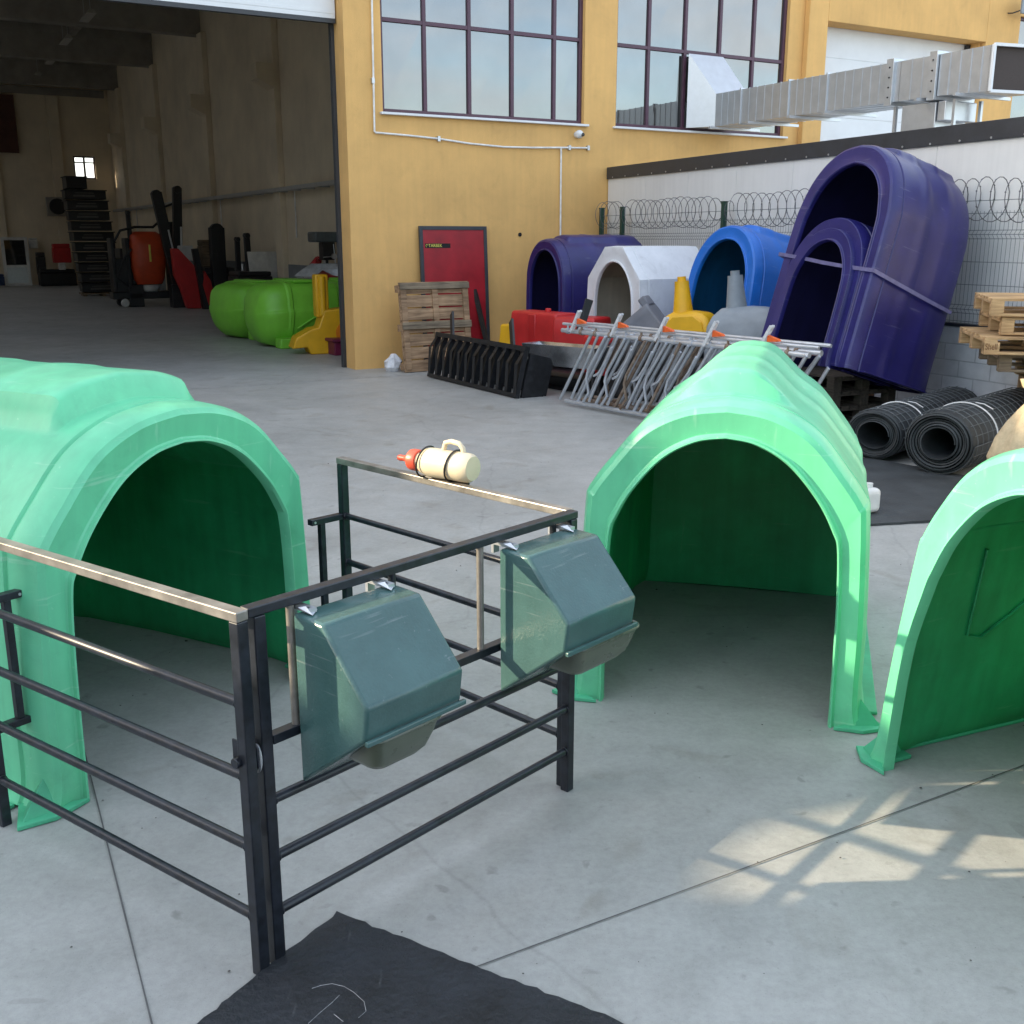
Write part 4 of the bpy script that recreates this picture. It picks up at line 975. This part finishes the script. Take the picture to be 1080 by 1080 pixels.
block('wedge_stand', 'dark crate under the yellow wedge', 'crate', (.02,14.9,0), -40, .5,.42,.35, M['blackp'], top=.98, notch=False)

def float_tank(name, label, loc, rot, m, W_=.8, D_=.6, H__=.55, neck=.42, nx=-.12, group=None):
    t = thing(name, label, 'tank', loc, rot, group)
    mb = MB(); rings = []
    for z, a, b, sft in ((0,1,1,0),(.45,.97,.96,0),(.72,.90,.88,0),(.88,.74,.72,.15),(.97,.45,.46,.65),(1.0,.30,.32,1)):
        rings.append([Vector((W_/2*a*sx_+nx*sft, D_/2*b*sy_, H__*z)) for sx_, sy_ in ((-1,-1),(1,-1),(1,1),(-1,1))])
    mb.loft(rings); mb.build('body', m, t, bevel=.045, seg=4, smooth=50)
    mb = MB(); mb.lathe([(.12,H__*.90),(.108,H__+.05),(.085,H__+neck*.8),(.082,H__+neck),(.05,H__+neck),(.05,H__+neck+.05),(.001,H__+neck+.05)], 22, c=(nx,0,0)); mb.build('neck', m, t, smooth=50)
    mb = MB(); mb.prism([(-.26,.0),(-.22,.22),(-.12,.30),(.12,.30),(.22,.22),(.26,0)], lambda x,z: Vector((x,-D_/2-.012,z+.01)), lambda x,z: Vector((x,-D_/2*.95,z+.01))); mb.build('recess', m, t, bevel=.01, smooth=40)
    return t
TG = 'necked plastic tanks behind the galvanised barriers'
float_tank('necked_tank', 'yellow necked plastic tank in front of the white hutch', (2.08,12.50,.70), (0,R(-5),R(-30)), M['yellow'], .62,.45,.36,.34, -.08, TG)
float_tank('necked_tank', 'large grey necked tank standing before the blue hutch', (2.66,11.72,.52), (0,R(-6),R(-35)), M['grey'], .95,.6,.64,.34, -.18, TG)
gt_ = block('tilted_tank', 'dark grey flat tank tilted between the white hutch and the yellow tank', 'tank', (1.58,13.0,.62), -20, .78,.40,.34, mat('plum_grey_plastic', (.16,.165,.19), .5, vs=5), top=.9, notch=False)
gt_.rotation_euler = (0,R(-40),R(-22)); q = MB(); q.box(.30,.40,-.12,.12,.30,.44); q.build('spout', MC['plum_grey_plastic'], gt_, bevel=.02)
block('tank_platform', 'black box added for the darkness under the yellow and tilted tanks', 'crate', (1.85,12.75,0), -38, 1.3,.7,.66, M['blackp'], top=1.0, notch=False)  # both tank boxes are black to stand for the dark below
block('tank_platform', 'black box added for the darkness under the large grey tank', 'crate', (2.45,11.78,0), -38, 1.1,.62,.56, M['blackp'], top=1.0, notch=False)

# galvanised locking feed barriers
def barrier(label, loc, yaw, L_, tilt, rust, seed, nb, hh=.86, latches=True, lev=True):
    t = thing('feed_barrier', label, 'feed barrier', loc, (R(tilt),0,yaw), 'galvanised feed barriers stacked on edge'); rr = random.Random(seed)
    mg = M['rusty'] if rust else M['galvp']
    for z, r, a, b in ((hh,.026,0,L_),(hh+.075,.016,.02,L_+.1)):
        mb = MB(); mb.tube((a,0,z),(b,0,z),r,12); mb.build('top_rail', M['galvp'], t)
    mb = MB(); mb.tube((.0,0,.05),(L_*.92,0,.05),.024,12); mb.build('bottom_rail', mg, t)
    for i in range(nb):
        x = .50 + (L_-.55)*i/(nb-1); k = i % 3
        mm_ = M['rusty'] if rr.random() < (.30 if rust else .10) else M['galvp']
        if k == 0: p = [(x, .02, hh+.02), (x-.62, .02, .05)]
        elif k == 1: p = [(x+.04, -.025, hh), (x-.46, -.03, .10)]
        else: p = [(x+.05, -.03, hh-.02), (x-.24, -.035, .46), (x-.28,-.035,.36),(x-.25,-.035,.20),(x-.36,-.03,.08)]
        mb = MB(); mb.path(p, .0165 if k else .02, 10); mb.build('bar', mm_, t, smooth=50)
        if lev and k == 2:
            mb = MB(); mb.path([(x+.16,-.04,hh-.12),(x+.06,-.045,hh-.28),(x-.06,-.045,.44),(x-.14,-.045,.40)], .014, 8); mb.build('lever', M['galvp'], t, smooth=60)
    for i in range(nb//2):
        x = .1 + (L_-.1)*i/(nb//2); mb = MB(); mb.tube((x-.02,0,hh),(x+.02,0,hh),.034,12); mb.tube((x,0,hh),(x,0,hh+.085),.012,8); mb.build('clamp', M['rusty'] if rr.random() < .3 else M['galvp'], t)
    if latches:
        for i in range(5):
            x = .30 + (L_-.75)*i/4
            mb = MB()
            for e in (-.028,.012): mb.bar((x-.10,-.03+e,hh+.00),(x+.06,-.03+e,hh+.24),.005,.03)
            for q_ in (.35,.65,.98): mb.bar((x-.10+.16*q_,-.06,hh+.24*q_),(x-.10+.16*q_,-.01,hh+.24*q_),.02,.02)
            lo = mb.build('latch_plate', M['latch'], t, smooth=0)
            mb = MB(); mb.prism([(x+.0,hh+.09),(x+.15,hh+.105),(x+.13,hh+.125),(x+.01,hh+.155)], lambda a,z: Vector((a,-.045,z)), lambda a,z: Vector((a,-.01,z))); mb.build('latch_tongue', M['orange'], lo, bevel=.004, smooth=0)
    return t
fb = Vector((2.04,-2.7,0)).normalized(); fy = math.atan2(fb.y, fb.x)
barrier('front galvanised locking feed barrier with orange latches along its top', (.62,12.25,0), fy, 3.42, 4, False, 1, 29)
barrier('second galvanised feed barrier right behind the front one, partly rusty', (.62+.20,12.25+.12,0), fy, 3.35, 4, True, 2, 24, latches=False)
barrier('rear rusty feed barrier of the stack', (.62+.36,12.25+.26,0), fy, 3.2, 4, True, 3, 12, latches=False, hh=.84)
mb = MB(); mb.bar((0,0,0),(.12,0,.40),.04,.09); o_ = mb.build('steel_bar', M['blackm'], smooth=0); o_.location = (.78,12.6,.78); tag(o_, 'short black bar sticking up behind the left end of the feed barriers', 'bar')
bq = thing('round_float', 'red and grey round float under the right end of the feed barriers', 'float', (2.62,10.05,.36), (R(70),0,R(20)))
mb = MB(); mb.lathe([(.001,-.10),(.12,-.09),(.19,-.04),(.20,0),(.19,.04)], 28); mb.build('shell', M['grey'], bq, smooth=50)
mb = MB(); mb.lathe([(.13,.035),(.185,.045),(.15,.08),(.001,.09)], 28); mb.build('cover', M['red'], bq, smooth=50)

# ================================================================== INSIDE THE WAREHOUSE
# two lime green pods
def pod(label, s, t_, L_, W_, Hh, yaw, seed):
    t = thing('plastic_pod', label, 'plastic pod', Wp(s,t_,0), (0,0,FA+R(yaw)), 'lime green moulded plastic pods')
    sec = [(.34,0),(.60,.10),(.80,.26),(.90,.46),(.92,.52),(.92,.56),(.88,.60),(.84,.78),(.76,.90),(.62,.97),(.30,1.0)]
    sec = catmull(sec, 3); full_ = [(y, z) for y, z in sec] + [(-y, z) for y, z in reversed(sec)]
    st_ = [(-1.0,.30,.52,.46),(-.985,.50,.66,.34),(-.95,.70,.80,.20),(-.90,.84,.90,.10),(-.82,.94,.96,.04),(-.72,1.0,.99,.01),(-.66,1.0,1.0,0),(-.64,1.04,1.02,0),(-.60,1.04,1.02,0),(-.58,.99,1.0,0),(-.3,1.0,1.0,0),(.0,1.02,1.0,0),(.02,.98,.98,0),(.10,.98,.98,0),(.12,1.02,1.0,0),(.5,1.0,1.0,0),(.8,.92,.96,.03),(.92,.80,.85,.12),(.98,.55,.66,.30),(1.0,.35,.55,.42)]
    mb = MB(); rings = [[Vector((x*L_/2, y*W_/2*a, Hh*(zb + z*(zt-zb)))) for y, z in full_] for x, a, zt, zb in st_]
    mb.loft(rings); mb.build('shell', M['limeg'], t, smooth=28)
    for x0 in (-.52, .2):
        q = MB(); q.box(x0*L_/2, (x0+.26)*L_/2, -W_*.30, W_*.30, Hh*.985, Hh*1.035); q.build('deck_moulding', M['limeg'], t, bevel=.02, seg=3)
    q = MB(); q.path([Vector((L_/2*(-.56+.06*i), -W_/2*.925, Hh*(.30+.26*math.sin(i*.17)))) for i in range(22)], .018, 8); q.build('seam', M['limeg'], t, smooth=60)
    q = MB(); q.box(-L_*.40,-L_*.26,-W_*.50,-W_*.30,Hh*.0,Hh*.16); q.build('foot_moulding', M['limeg'], t, bevel=.03, seg=3)
    return t
pod('lime green moulded plastic pod behind, with a notch low in its side', .85, 6.35, 2.5, 1.75, 1.06, 14, 1)
pod('lime green moulded plastic pod in front, beside the yellow piece', 1.08, 4.25, 2.9, 1.35, 1.13, 5, 2)
# yellow piece
yp = thing('plastic_bracket', 'yellow plastic bracket with a tall upright by the warehouse doorway', 'bracket', Wp(.42,2.55,0), (0,0,FA+R(-8)))
mb = MB(); mb.prism([(-.55,.10),(-.48,.28),(-.22,.42),(-.10,.44),(.0,.72),(.62,.76),(.62,.0),(-.25,.0),(-.30,.12)], lambda a,z: Vector((a,-.22,z)), lambda a,z: Vector((a,.22,z))); mb.build('base', M['yellow'], yp, bevel=.025, seg=3, smooth=40)
mb = MB(); mb.box(-.12,.10,-.16,.10,.60,1.30); mb.tube((-.01,-.16,.62),(-.01,-.16,1.28),.06,14); mb.build('upright', M['yellow'], yp, bevel=.03, seg=3, smooth=40)
mb = MB(); mb.lathe([(.20,-.235),(.20,.235)], 24, c=(.38,0,.34), ax='y'); mb.lathe([(.14,-.25),(.14,.25)], 24, c=(.38,0,.34), ax='y'); mb.build('arch', mat('orange_polyethylene', (.75,.22,.01), .45, vs=5), yp, smooth=40)
mb = MB(); mb.box(-.2,.2,-.16,.16,0,.22); mb.box(-.24,.24,-.2,.2,.22,.27)
o_ = mb.build('plum_stand', mat('plum_plastic', (.16,.01,.05), .45, vs=5), bevel=.015); o_.location = Wp(.62,2.15,0); o_.rotation_euler = (0,0,FA); tag(o_, 'plum coloured plastic stand beside the yellow bracket', 'stand')
# red tubes bundle, red cover
for i in range(6):
    mb = MB(); mb.tube(Wp(1.15+i*.13,9.3-.1*i,.05),Wp(2.35+i*.08,8.1+.2*i,1.35+.05*(i%3)),.07,12)
    tag(mb.build('red_tube', M['red']), 'dark red tube leaning in a bundle behind the green pods', 'tube', 'leaning dark red tubes')
mb = MB(); rings = []
for u_ in range(9):
    x = -.9+u_*.225; rings.append([Vector((x, y, max(0, h*(1-.35*abs(x))+.04*math.sin(x*7+y*5)))) for y, h in ((-.55,0),(-.52,.8),(-.2,1.18),(.2,1.2),(.52,.85),(.55,0))])
mb.loft(rings); o_ = mb.build('red_tarpaulin', mat('red_sheet', (.38,.03,.03), .5, vs=4), smooth=60); o_.location = Wp(2.1,6.9,0); o_.rotation_euler = (0,0,FA); tag(o_, 'red covered heap behind the front green pod', 'tarpaulin')
mb = MB(); rr = random.Random(4); rings = []
for z, r in ((0,.34),(.1,.4),(.25,.36),(.36,.2)):
    rings.append([Vector((1.5*r*(1+.22*rr.uniform(-1,1))*math.cos(i*.35), r*(1+.22*rr.uniform(-1,1))*math.sin(i*.35), z)) for i in range(18)])
mb.loft(rings); o_ = mb.build('plastic_wrap', mat('clear_wrap', (.55,.57,.6), .2, vs=9), smooth=25); o_.location = Wp(2.35,7.5,1.0); tag(o_, 'heap of clear plastic wrap on the red covered heap', 'wrap')
# drill press
dp = thing('drill_press', 'dark pillar drill with a silver hand wheel near the doorway', 'drill', Wp(2.62,8.3,0), (0,0,FA))
q = MB(); q.box(-.3,.3,-.3,.3,0,.9); q.build('bench', M['blackp'], dp, bevel=.01, smooth=0)
q = MB(); q.tube((0,.1,.9),(0,.1,2.0),.045,14); q.build('column', M['galv'], dp)
q = MB(); q.box(-.32,.34,-.25,.28,1.80,2.02); q.build('head', mat('grey_machine', (.10,.12,.13), .35, vs=6), dp, bevel=.04, seg=3)
q = MB(); q.box(-.12,.16,-.16,.12,1.42,1.80); q.tube((0,-.05,1.42),(0,-.05,1.22),.03,10); q.build('spindle', M['blackm'], dp, bevel=.01)
q = MB(); q.tube((.10,-.28,1.50),(.10,-.20,1.50),.06,14)
for a in (0,90,180,270): q.tube((.10,-.27,1.50),(.10+.26*math.cos(R(a+4)),-.27,1.50+.26*math.sin(R(a+4))),.010,8)
q.build('hand_wheel', M['galv'], dp)
q = MB(); q.box(-.2,.25,-.22,.2,1.12,1.16); q.build('table', M['galv'], dp, bevel=.005)
# board
mb = MB(); mb.box(-.42,.42,-.02,.02,0,1.12); o_ = mb.build('white_board', M['pvc'], bevel=.006); o_.location = Wp(2.55,12.6,.45); o_.rotation_euler = (R(-8),0,FA+R(15)); tag(o_, 'pale board leaning on the inner wall behind the green pods', 'board')
# dark dressing of posts and arms
def boom(label, s, t_, z0, s2, z1, w=.16, m=None, group='dark machine arms standing in the hall'):
    t = thing('machine_arm', label, 'machine arm', Wp(s,t_,0), (0,0,FA), group); dx = s2-s
    q = MB(); q.bar((0,0,z0),(dx,0,z1), w, w*.8, up=(0,1,0)); q.build('beam', m or M['blackm'], t, bevel=.015, smooth=0)
    q = MB(); q.tube((dx,-.12,z1-.06),(dx,.12,z1-.06), w*.45, 12); q.build('pin', m or M['blackm'], t)
    q = MB(); q.box(-.2,.2,-.2,.2,0,max(.05,z0)); q.build('base', m or M['blackm'], t, bevel=.02, smooth=0)
    q = MB(); q.tube((dx*.1+.08,-.1,z0+(z1-z0)*.1),(dx*.6+.08,-.1,z0+(z1-z0)*.6), .03, 8); q.build('ram', M['galv'], t)
    return t
def sW(u, t_):    # s of image column u on the vertical plane at depth t_
    r = ray(u, 300); base = Wp(0,t_); fx, fy_ = math.cos(FA), math.sin(FA); nx_, ny_ = -fy_, fx
    k = (base.x*nx_ + base.y*ny_)/(r.x*nx_ + r.y*ny_); P = Vector((r.x*k, r.y*k, 0)) - base; return P.x*fx + P.y*fy_
def zW(u, v, t_):
    r = ray(u, v); base = Wp(0,t_); fx, fy_ = math.cos(FA), math.sin(FA); nx_, ny_ = -fy_, fx
    k = (base.x*nx_ + base.y*ny_)/(r.x*nx_ + r.y*ny_); return CAM_H + r.z*k
def arm(label, u0, v0, u1, v1, t_, w, m=None): return boom(label, sW(u0,t_), t_, max(.05, zW(u0,v0,t_)), sW(u1,t_), zW(u1,v1,t_), w, m)
arm('black slanted machine arm just right of the orange tank', 187, 300, 172, 203, 16.5, .28)
arm('tall black machine arm standing nearly upright right of the slanted one', 188, 300, 194, 198, 16.8, .24)
arm('thin black mast left of the orange tank', 142, 300, 141, 222, 17.5, .12)
arm('broad short black post in front of the inner wall', 231, 320, 232, 240, 15.5, .38)
arm('thin dark post left of the pair above the green pod', 252, 320, 253, 250, 14.0, .13)
arm('thin dark post right of the pair above the green pod', 264, 320, 263, 246, 13.4, .15)
ar = thing('folding_arm', 'red folded machine arm standing between the orange tank and the green pod', 'machine arm', Wp(0,0,0))
ar.location = Wp(sW(205,15.6),15.6,0); ar.rotation_euler = (0,0,FA); s0_ = sW(205,15.6)
def rel(u, v, t_=15.6): return Vector((sW(u,t_)-s0_, 0, zW(u,v,t_)))
q = MB(); q.prism([tuple((rel(u,v).x, max(.02,rel(u,v).z))) for u,v in ((183,262),(190,262),(207,282),(210,325),(206,330),(195,330),(190,305),(184,290))], lambda a,z: Vector((a,-.12,z)), lambda a,z: Vector((a,.12,z))); q.build('lower_arm', M['red'], ar, bevel=.02)
q = MB(); q.bar(rel(206,262)+Vector((0,-.2,0)), rel(214,328)+Vector((0,-.2,0)), .16,.18, up=(0,1,0)); q.build('ram', M['blackm'], ar, bevel=.01)
q = MB(); q.prism([tuple((rel(u,v).x, max(.02,rel(u,v).z))) for u,v in ((214,285),(220,296),(224,318),(216,322),(211,300))], lambda a,z: Vector((a,-.3,z)), lambda a,z: Vector((a,-.1,z))); q.build('link', M['red'], ar, bevel=.02)
# sprayer
sp_t = 17.6; spx = sW(157,sp_t)
sr = thing('sprayer', 'orange red tank on a black wheeled frame with hoses', 'sprayer', Wp(spx,sp_t,0), (0,0,FA))
q = MB(); rings = []
for z, a, b in ((.62,.36,.26),(.78,.44,.34),(1.2,.50,.38),(1.7,.50,.38),(1.98,.44,.32),(2.08,.30,.22)):
    rings.append([Vector((math.copysign(abs(math.cos(i*math.pi/16))**.6, math.cos(i*math.pi/16))*a, math.copysign(abs(math.sin(i*math.pi/16))**.6, math.sin(i*math.pi/16))*b, z)) for i in range(32)])
q.loft(rings); q.build('tank', M['orangetank'], sr, smooth=60)
q = MB(); q.box(.0,.05,-.40,-.385,1.25,1.72); q.build('level_gauge', M['yel_letter'], sr, smooth=0)
q = MB(); q.lathe([(.001,.28),(.15,.32),(.30,.50),(.32,.60)], 20); q.build('sump', M['pvc'], sr)
q = MB(); q.box(-1.05,.95,-.30,.30,.22,.42)
for x in (-.95,-.55,.62,.9): q.box(x-.05,x+.05,-.3,.3,.42,1.9)
q.box(.62,.95,-.25,.25,1.2,2.35); q.box(-1.0,-.55,-.25,.25,.42,1.35); q.build('frame', M['blackm'], sr, bevel=.02, smooth=0)
for x in (-.75,.80):
    q = MB(); q.lathe([(.10,-.05),(.12,0),(.10,.05)], 18, c=(x,-.36,.12), ax='y'); q.build('wheel', M['pvc'] if x<0 else M['blackm'], sr)
    q = MB(); q.lathe([(.10,-.05),(.12,0),(.10,.05)], 18, c=(x,.36,.12), ax='y'); q.build('wheel', M['blackm'], sr)
q = MB(); q.path([(-.9,-.2,1.2),(-.95,-.2,1.7),(-.7,-.2,2.1),(-.3,-.2,2.2),(.2,-.2,2.2),(.5,-.2,2.45),(.55,-.2,2.75),(.8,-.2,2.85),(1.0,-.2,2.6),(.95,-.2,2.2)], .035, 8)
q.path([(-.5,-.25,.5),(-.9,-.3,.8),(-.7,-.3,1.3),(-.45,-.3,1.6)], .03, 8); q.build('hose', M['blackm'], sr, smooth=60)
# tall stack of trays
stt = 24.6
def tray(label, s, z, w, h, k, top=False):
    t = thing('stacked_tray', label, 'tray', Wp(s,stt,z), (0,0,FA+R((k*53%7-3)*.7)), 'black moulded trays stacked at the back of the hall')
    q = MB(); q.box(-w/2,w/2,-.42,.42,.02,h-.04); q.box(-w/2-.04,w/2+.04,-.46,.46,h-.04,h-.01); q.build('body', M['blackm'], t, bevel=.03, seg=3)
    if not top:
        q = MB(); q.box(-w*.30,w*.22,-.475,-.462,h*.30,h*.48); q.box(-w*.26,w*.20,-.475,-.462,h*.62,h*.70); q.build('label_plate', mat('faded_plate', (.13,.12,.11), .4, vs=9), t, bevel=.004, smooth=0)
words = ['bottom','second','third','fourth','fifth','sixth','seventh','eighth','ninth','tenth']
z = .12; smid = (sW(82,stt)+sW(125,stt))/2; w0 = sW(125,stt)-sW(80,stt)
for i in range(10):
    tray('black tray, %s from the floor in the tall stack at the back' % words[i], smid-(.03*i)+.08, z, w0*.93, .33, i); z += .335
tray('small rounded black case on top of the tall tray stack', smid-.45, z, w0*.46, .42, 3, True)
q = MB(); q.box(-w0/2,w0/2,-.4,.4,.06,.11)
for x in (-w0/2+.1,0,w0/2-.1): q.box(x-.05,x+.05,-.4,.4,0,.06)
o_ = q.build('stack_base', M['woodgrey'], smooth=0); o_.location = Wp(smid+.1,stt,0); o_.rotation_euler = (0,0,FA); tag(o_, 'low skid under the tall black tray stack', 'skid')
# back of the hall
def at_back(u0, u1, v0, v1, t_=34.6):
    a, b = sW(u0,t_), sW(u1,t_); z1_, z0_ = zW((u0+u1)/2,v0,t_), zW((u0+u1)/2,v1,t_); return a, b, max(0,z0_), z1_
a, b, z0_, z1_ = at_back(6,34,250,300)
pd = thing('glazed_door', 'white framed glass door leaning at the very back of the hall', 'door', Wp(a,34.6,0), (R(-4),0,FA))
w = b-a; h = z1_
q = MB()
for x0,x1,y0,y1 in ((0,.12,0,h),(w-.12,w,0,h),(.12,w-.12,h-.12,h),(.12,w-.12,0,.12),(.12,w-.12,h*.38,h*.43)): q.box(x0,x1,-.03,.03,y0,y1)
q.build('frame', M['pvc'], pd, smooth=0)
q = MB(); q.box(.12,w-.12,-.005,.005,h*.43,h-.12); q.build('pane', M['glass'], pd, smooth=0)
q = MB(); q.box(.12,w-.12,-.01,.01,.12,h*.38); q.build('lower_panel', M['galv'], pd, smooth=0)
def simple(name, label, cat, u0, u1, v0, v1, t_, d, m, z=None, lid=True):
    a, b, z0_, z1_ = at_back(u0,u1,v0,v1,t_); t = thing(name, label, cat, Wp((a+b)/2,t_,z0_), (0,0,FA)); h = z1_-z0_; w = b-a
    q = MB(); q.box(-w/2,w/2,-d/2,d/2,0,h*.8); q.build('body', m, t, bevel=.03, smooth=0)
    if lid: q = MB(); q.box(-w/2*.95,w/2*.95,-d/2*.95,d/2*.95,h*.8,h); q.build('lid', m, t, bevel=.03, smooth=0)
    return t
simple('bench', 'dark low bench at the back left of the tray stack', 'bench', 42,80,284,301,34.0,.8,M['blackm'])
simple('red_case', 'red case standing on the dark bench at the back', 'case', 59,77,257,277,33.9,.6,M['red'])
simple('white_bucket', 'pale bucket under the red case', 'bucket', 64,71,277,284.5,33.6,.3,M['pvc'])
simple('junction_box', 'pale box on the back wall right of the glazed door', 'box', 35,44,251,262,35.2,.3,M['pvc'])
simple('wheeled_bin', 'dark blurred bin left of the bench at the back', 'bin', 41,50,266,290,34.4,.5,M['blackm'])
simple('blue_drum', 'dark blue drum at the left edge at the back of the hall', 'drum', -8,5,289,301,34.0,.6,mat('navy_drum',(.01,.03,.10),.5))
simple('hall_machine', 'dark machine block between the tray stack and the tank', 'machine', 126,146,262,312,19.5,1.0,M['blackm'])
simple('tool_cabinet', 'black cabinet behind the red arm', 'cabinet', 212,245,282,316,16.0,1.0,M['blackm'])
simple('black_crate', 'dark crate behind the rear green pod', 'crate', 246,282,286,310,12.8,1.0,M['blackm'])
simple('paper_panel', 'white square panel behind the red arm', 'panel', 190,206,255,275,16.6,.1,M['pvc'],lid=False)
simple('crumpled_cover', 'dull grey cover bundle in front of the inner wall', 'cover', 213,225,253,285,17.2,.6,M['woodgrey'])
fn = thing('wall_fan', 'round wall fan beside the top of the tray stack', 'fan', Wp(sW(69,35.0),35.1,zW(69,218,35.0)), (0,0,FA))
q = MB(); q.box(-.42,.30,-.15,.1,-.38,.38); q.build('housing', mat('fan_grey',(.3,.28,.25),.6), fn, bevel=.02)
q = MB(); q.lathe([(.30,-.20),(.33,-.16),(.30,-.15),(.08,-.16),(.001,-.18)], 24, ax='y'); q.build('grille', M['blackm'], fn)
# hanging lamps
for i, (u, v, t_) in enumerate(((118,21,17.0),(94,46,22.5),(77,67,28.0),(61,82,33.0))):
    p = Wp(sW(u,t_), t_, zW(u,v,t_)); lt = thing('hanging_lamp', ['unlit strip lamp nearest the doorway under the hall roof','unlit strip lamp second from the doorway under the roof','unlit strip lamp third from the doorway under the roof','unlit strip lamp furthest back under the roof'][i], 'lamp', p, (0,0,FA), 'unlit strip lamps under the hall roof')
    q = MB(); q.prism([(-.12,0),(.12,0),(.05,.10),(-.05,.10)], lambda a,z: Vector((a,-.7,z)), lambda a,z: Vector((a,.7,z))); q.build('shade', mat('lamp_metal',(.42,.40,.36),.5), lt)
    q = MB(); q.tube((0,-.5,.10),(0,-.5,max(.15,8.7-p.z)),.008,6); q.tube((0,.5,.10),(0,.5,max(.15,8.7-p.z)),.008,6); q.build('chain', M['galv'], lt)

# ================================================================== ADDED BLOCKERS OUT OF VIEW (they shape the sun patch and cut low sky light)
nbx = -9.0
nb = thing('sun_blocker_wall', 'unseen wall added left of the yard, stepped top shaping the sun patch', 'wall', (nbx,0,0))
outl = [(-1.5,0),(-1.5,5.6),(1.88,5.6),(1.90,4.16),(2.20,4.12),(2.24,3.84),(2.5,3.86),(2.66,3.97),(2.80,4.18),(2.98,4.34),(3.48,4.40),(3.55,4.92),(5.0,5.2),(6.3,5.5),(7.4,5.6),(7.5,6.0),(9.1,6.15),(9.2,9),(10.8,9),(10.8,0)]  # top edge cut so the sun falls only on chosen spots
q = MB(); q.prism(outl, lambda a,z: Vector((-.25,a,z)), lambda a,z: Vector((0,a,z))); q.build('wall', M['sun_blocker'], nb, smooth=0)
for y in (-.9, 6.6):
    q = MB(); q.box(.002,.05,y,y+1.2,1.0,2.4); q.build('window', M['glass'], nb, smooth=0)  # panes only dress the added sun blocker
yw = MB(); yw.box(-8.7, 16, -7.3, -7.0, 0, 4.4)  # added unseen, keeps low sky light out of the hutches
for i in range(9): yw.box(-8.5+i*2.8, -8.2+i*2.8, -6.999, -6.85, 0, 4.5)
tag(yw.build('sky_blocker_wall', mat('dark_render', (.20,.20,.19), .9, vs=2), smooth=0), 'unseen grey wall added behind the viewer to block low sky light', 'wall')

# grit blown over the concrete
gm = MB(); rr = random.Random(11)
for i in range(420):
    x, y = rr.uniform(-3.5, 4.5), rr.uniform(2.0, 9.0); a = rr.uniform(.0012, .0045) * (2.2 if rr.random() < .06 else 1); h = a*.7
    p = [Vector((x+a*math.cos(t)*rr.uniform(.6,1.3), y+a*math.sin(t)*rr.uniform(.6,1.3), .0045)) for t in (0,1.3,2.6,3.9,5.1)]
    gm.add(p + [Vector((x, y, .0045+h))], [(0,1,5),(1,2,5),(2,3,5),(3,4,5),(4,0,5)])
tag(gm.build('grit', mat('dark_grit', (.09,.085,.08), .9, vs=40), smooth=0), 'fine dark grit scattered over the concrete', 'grit', kind='stuff')
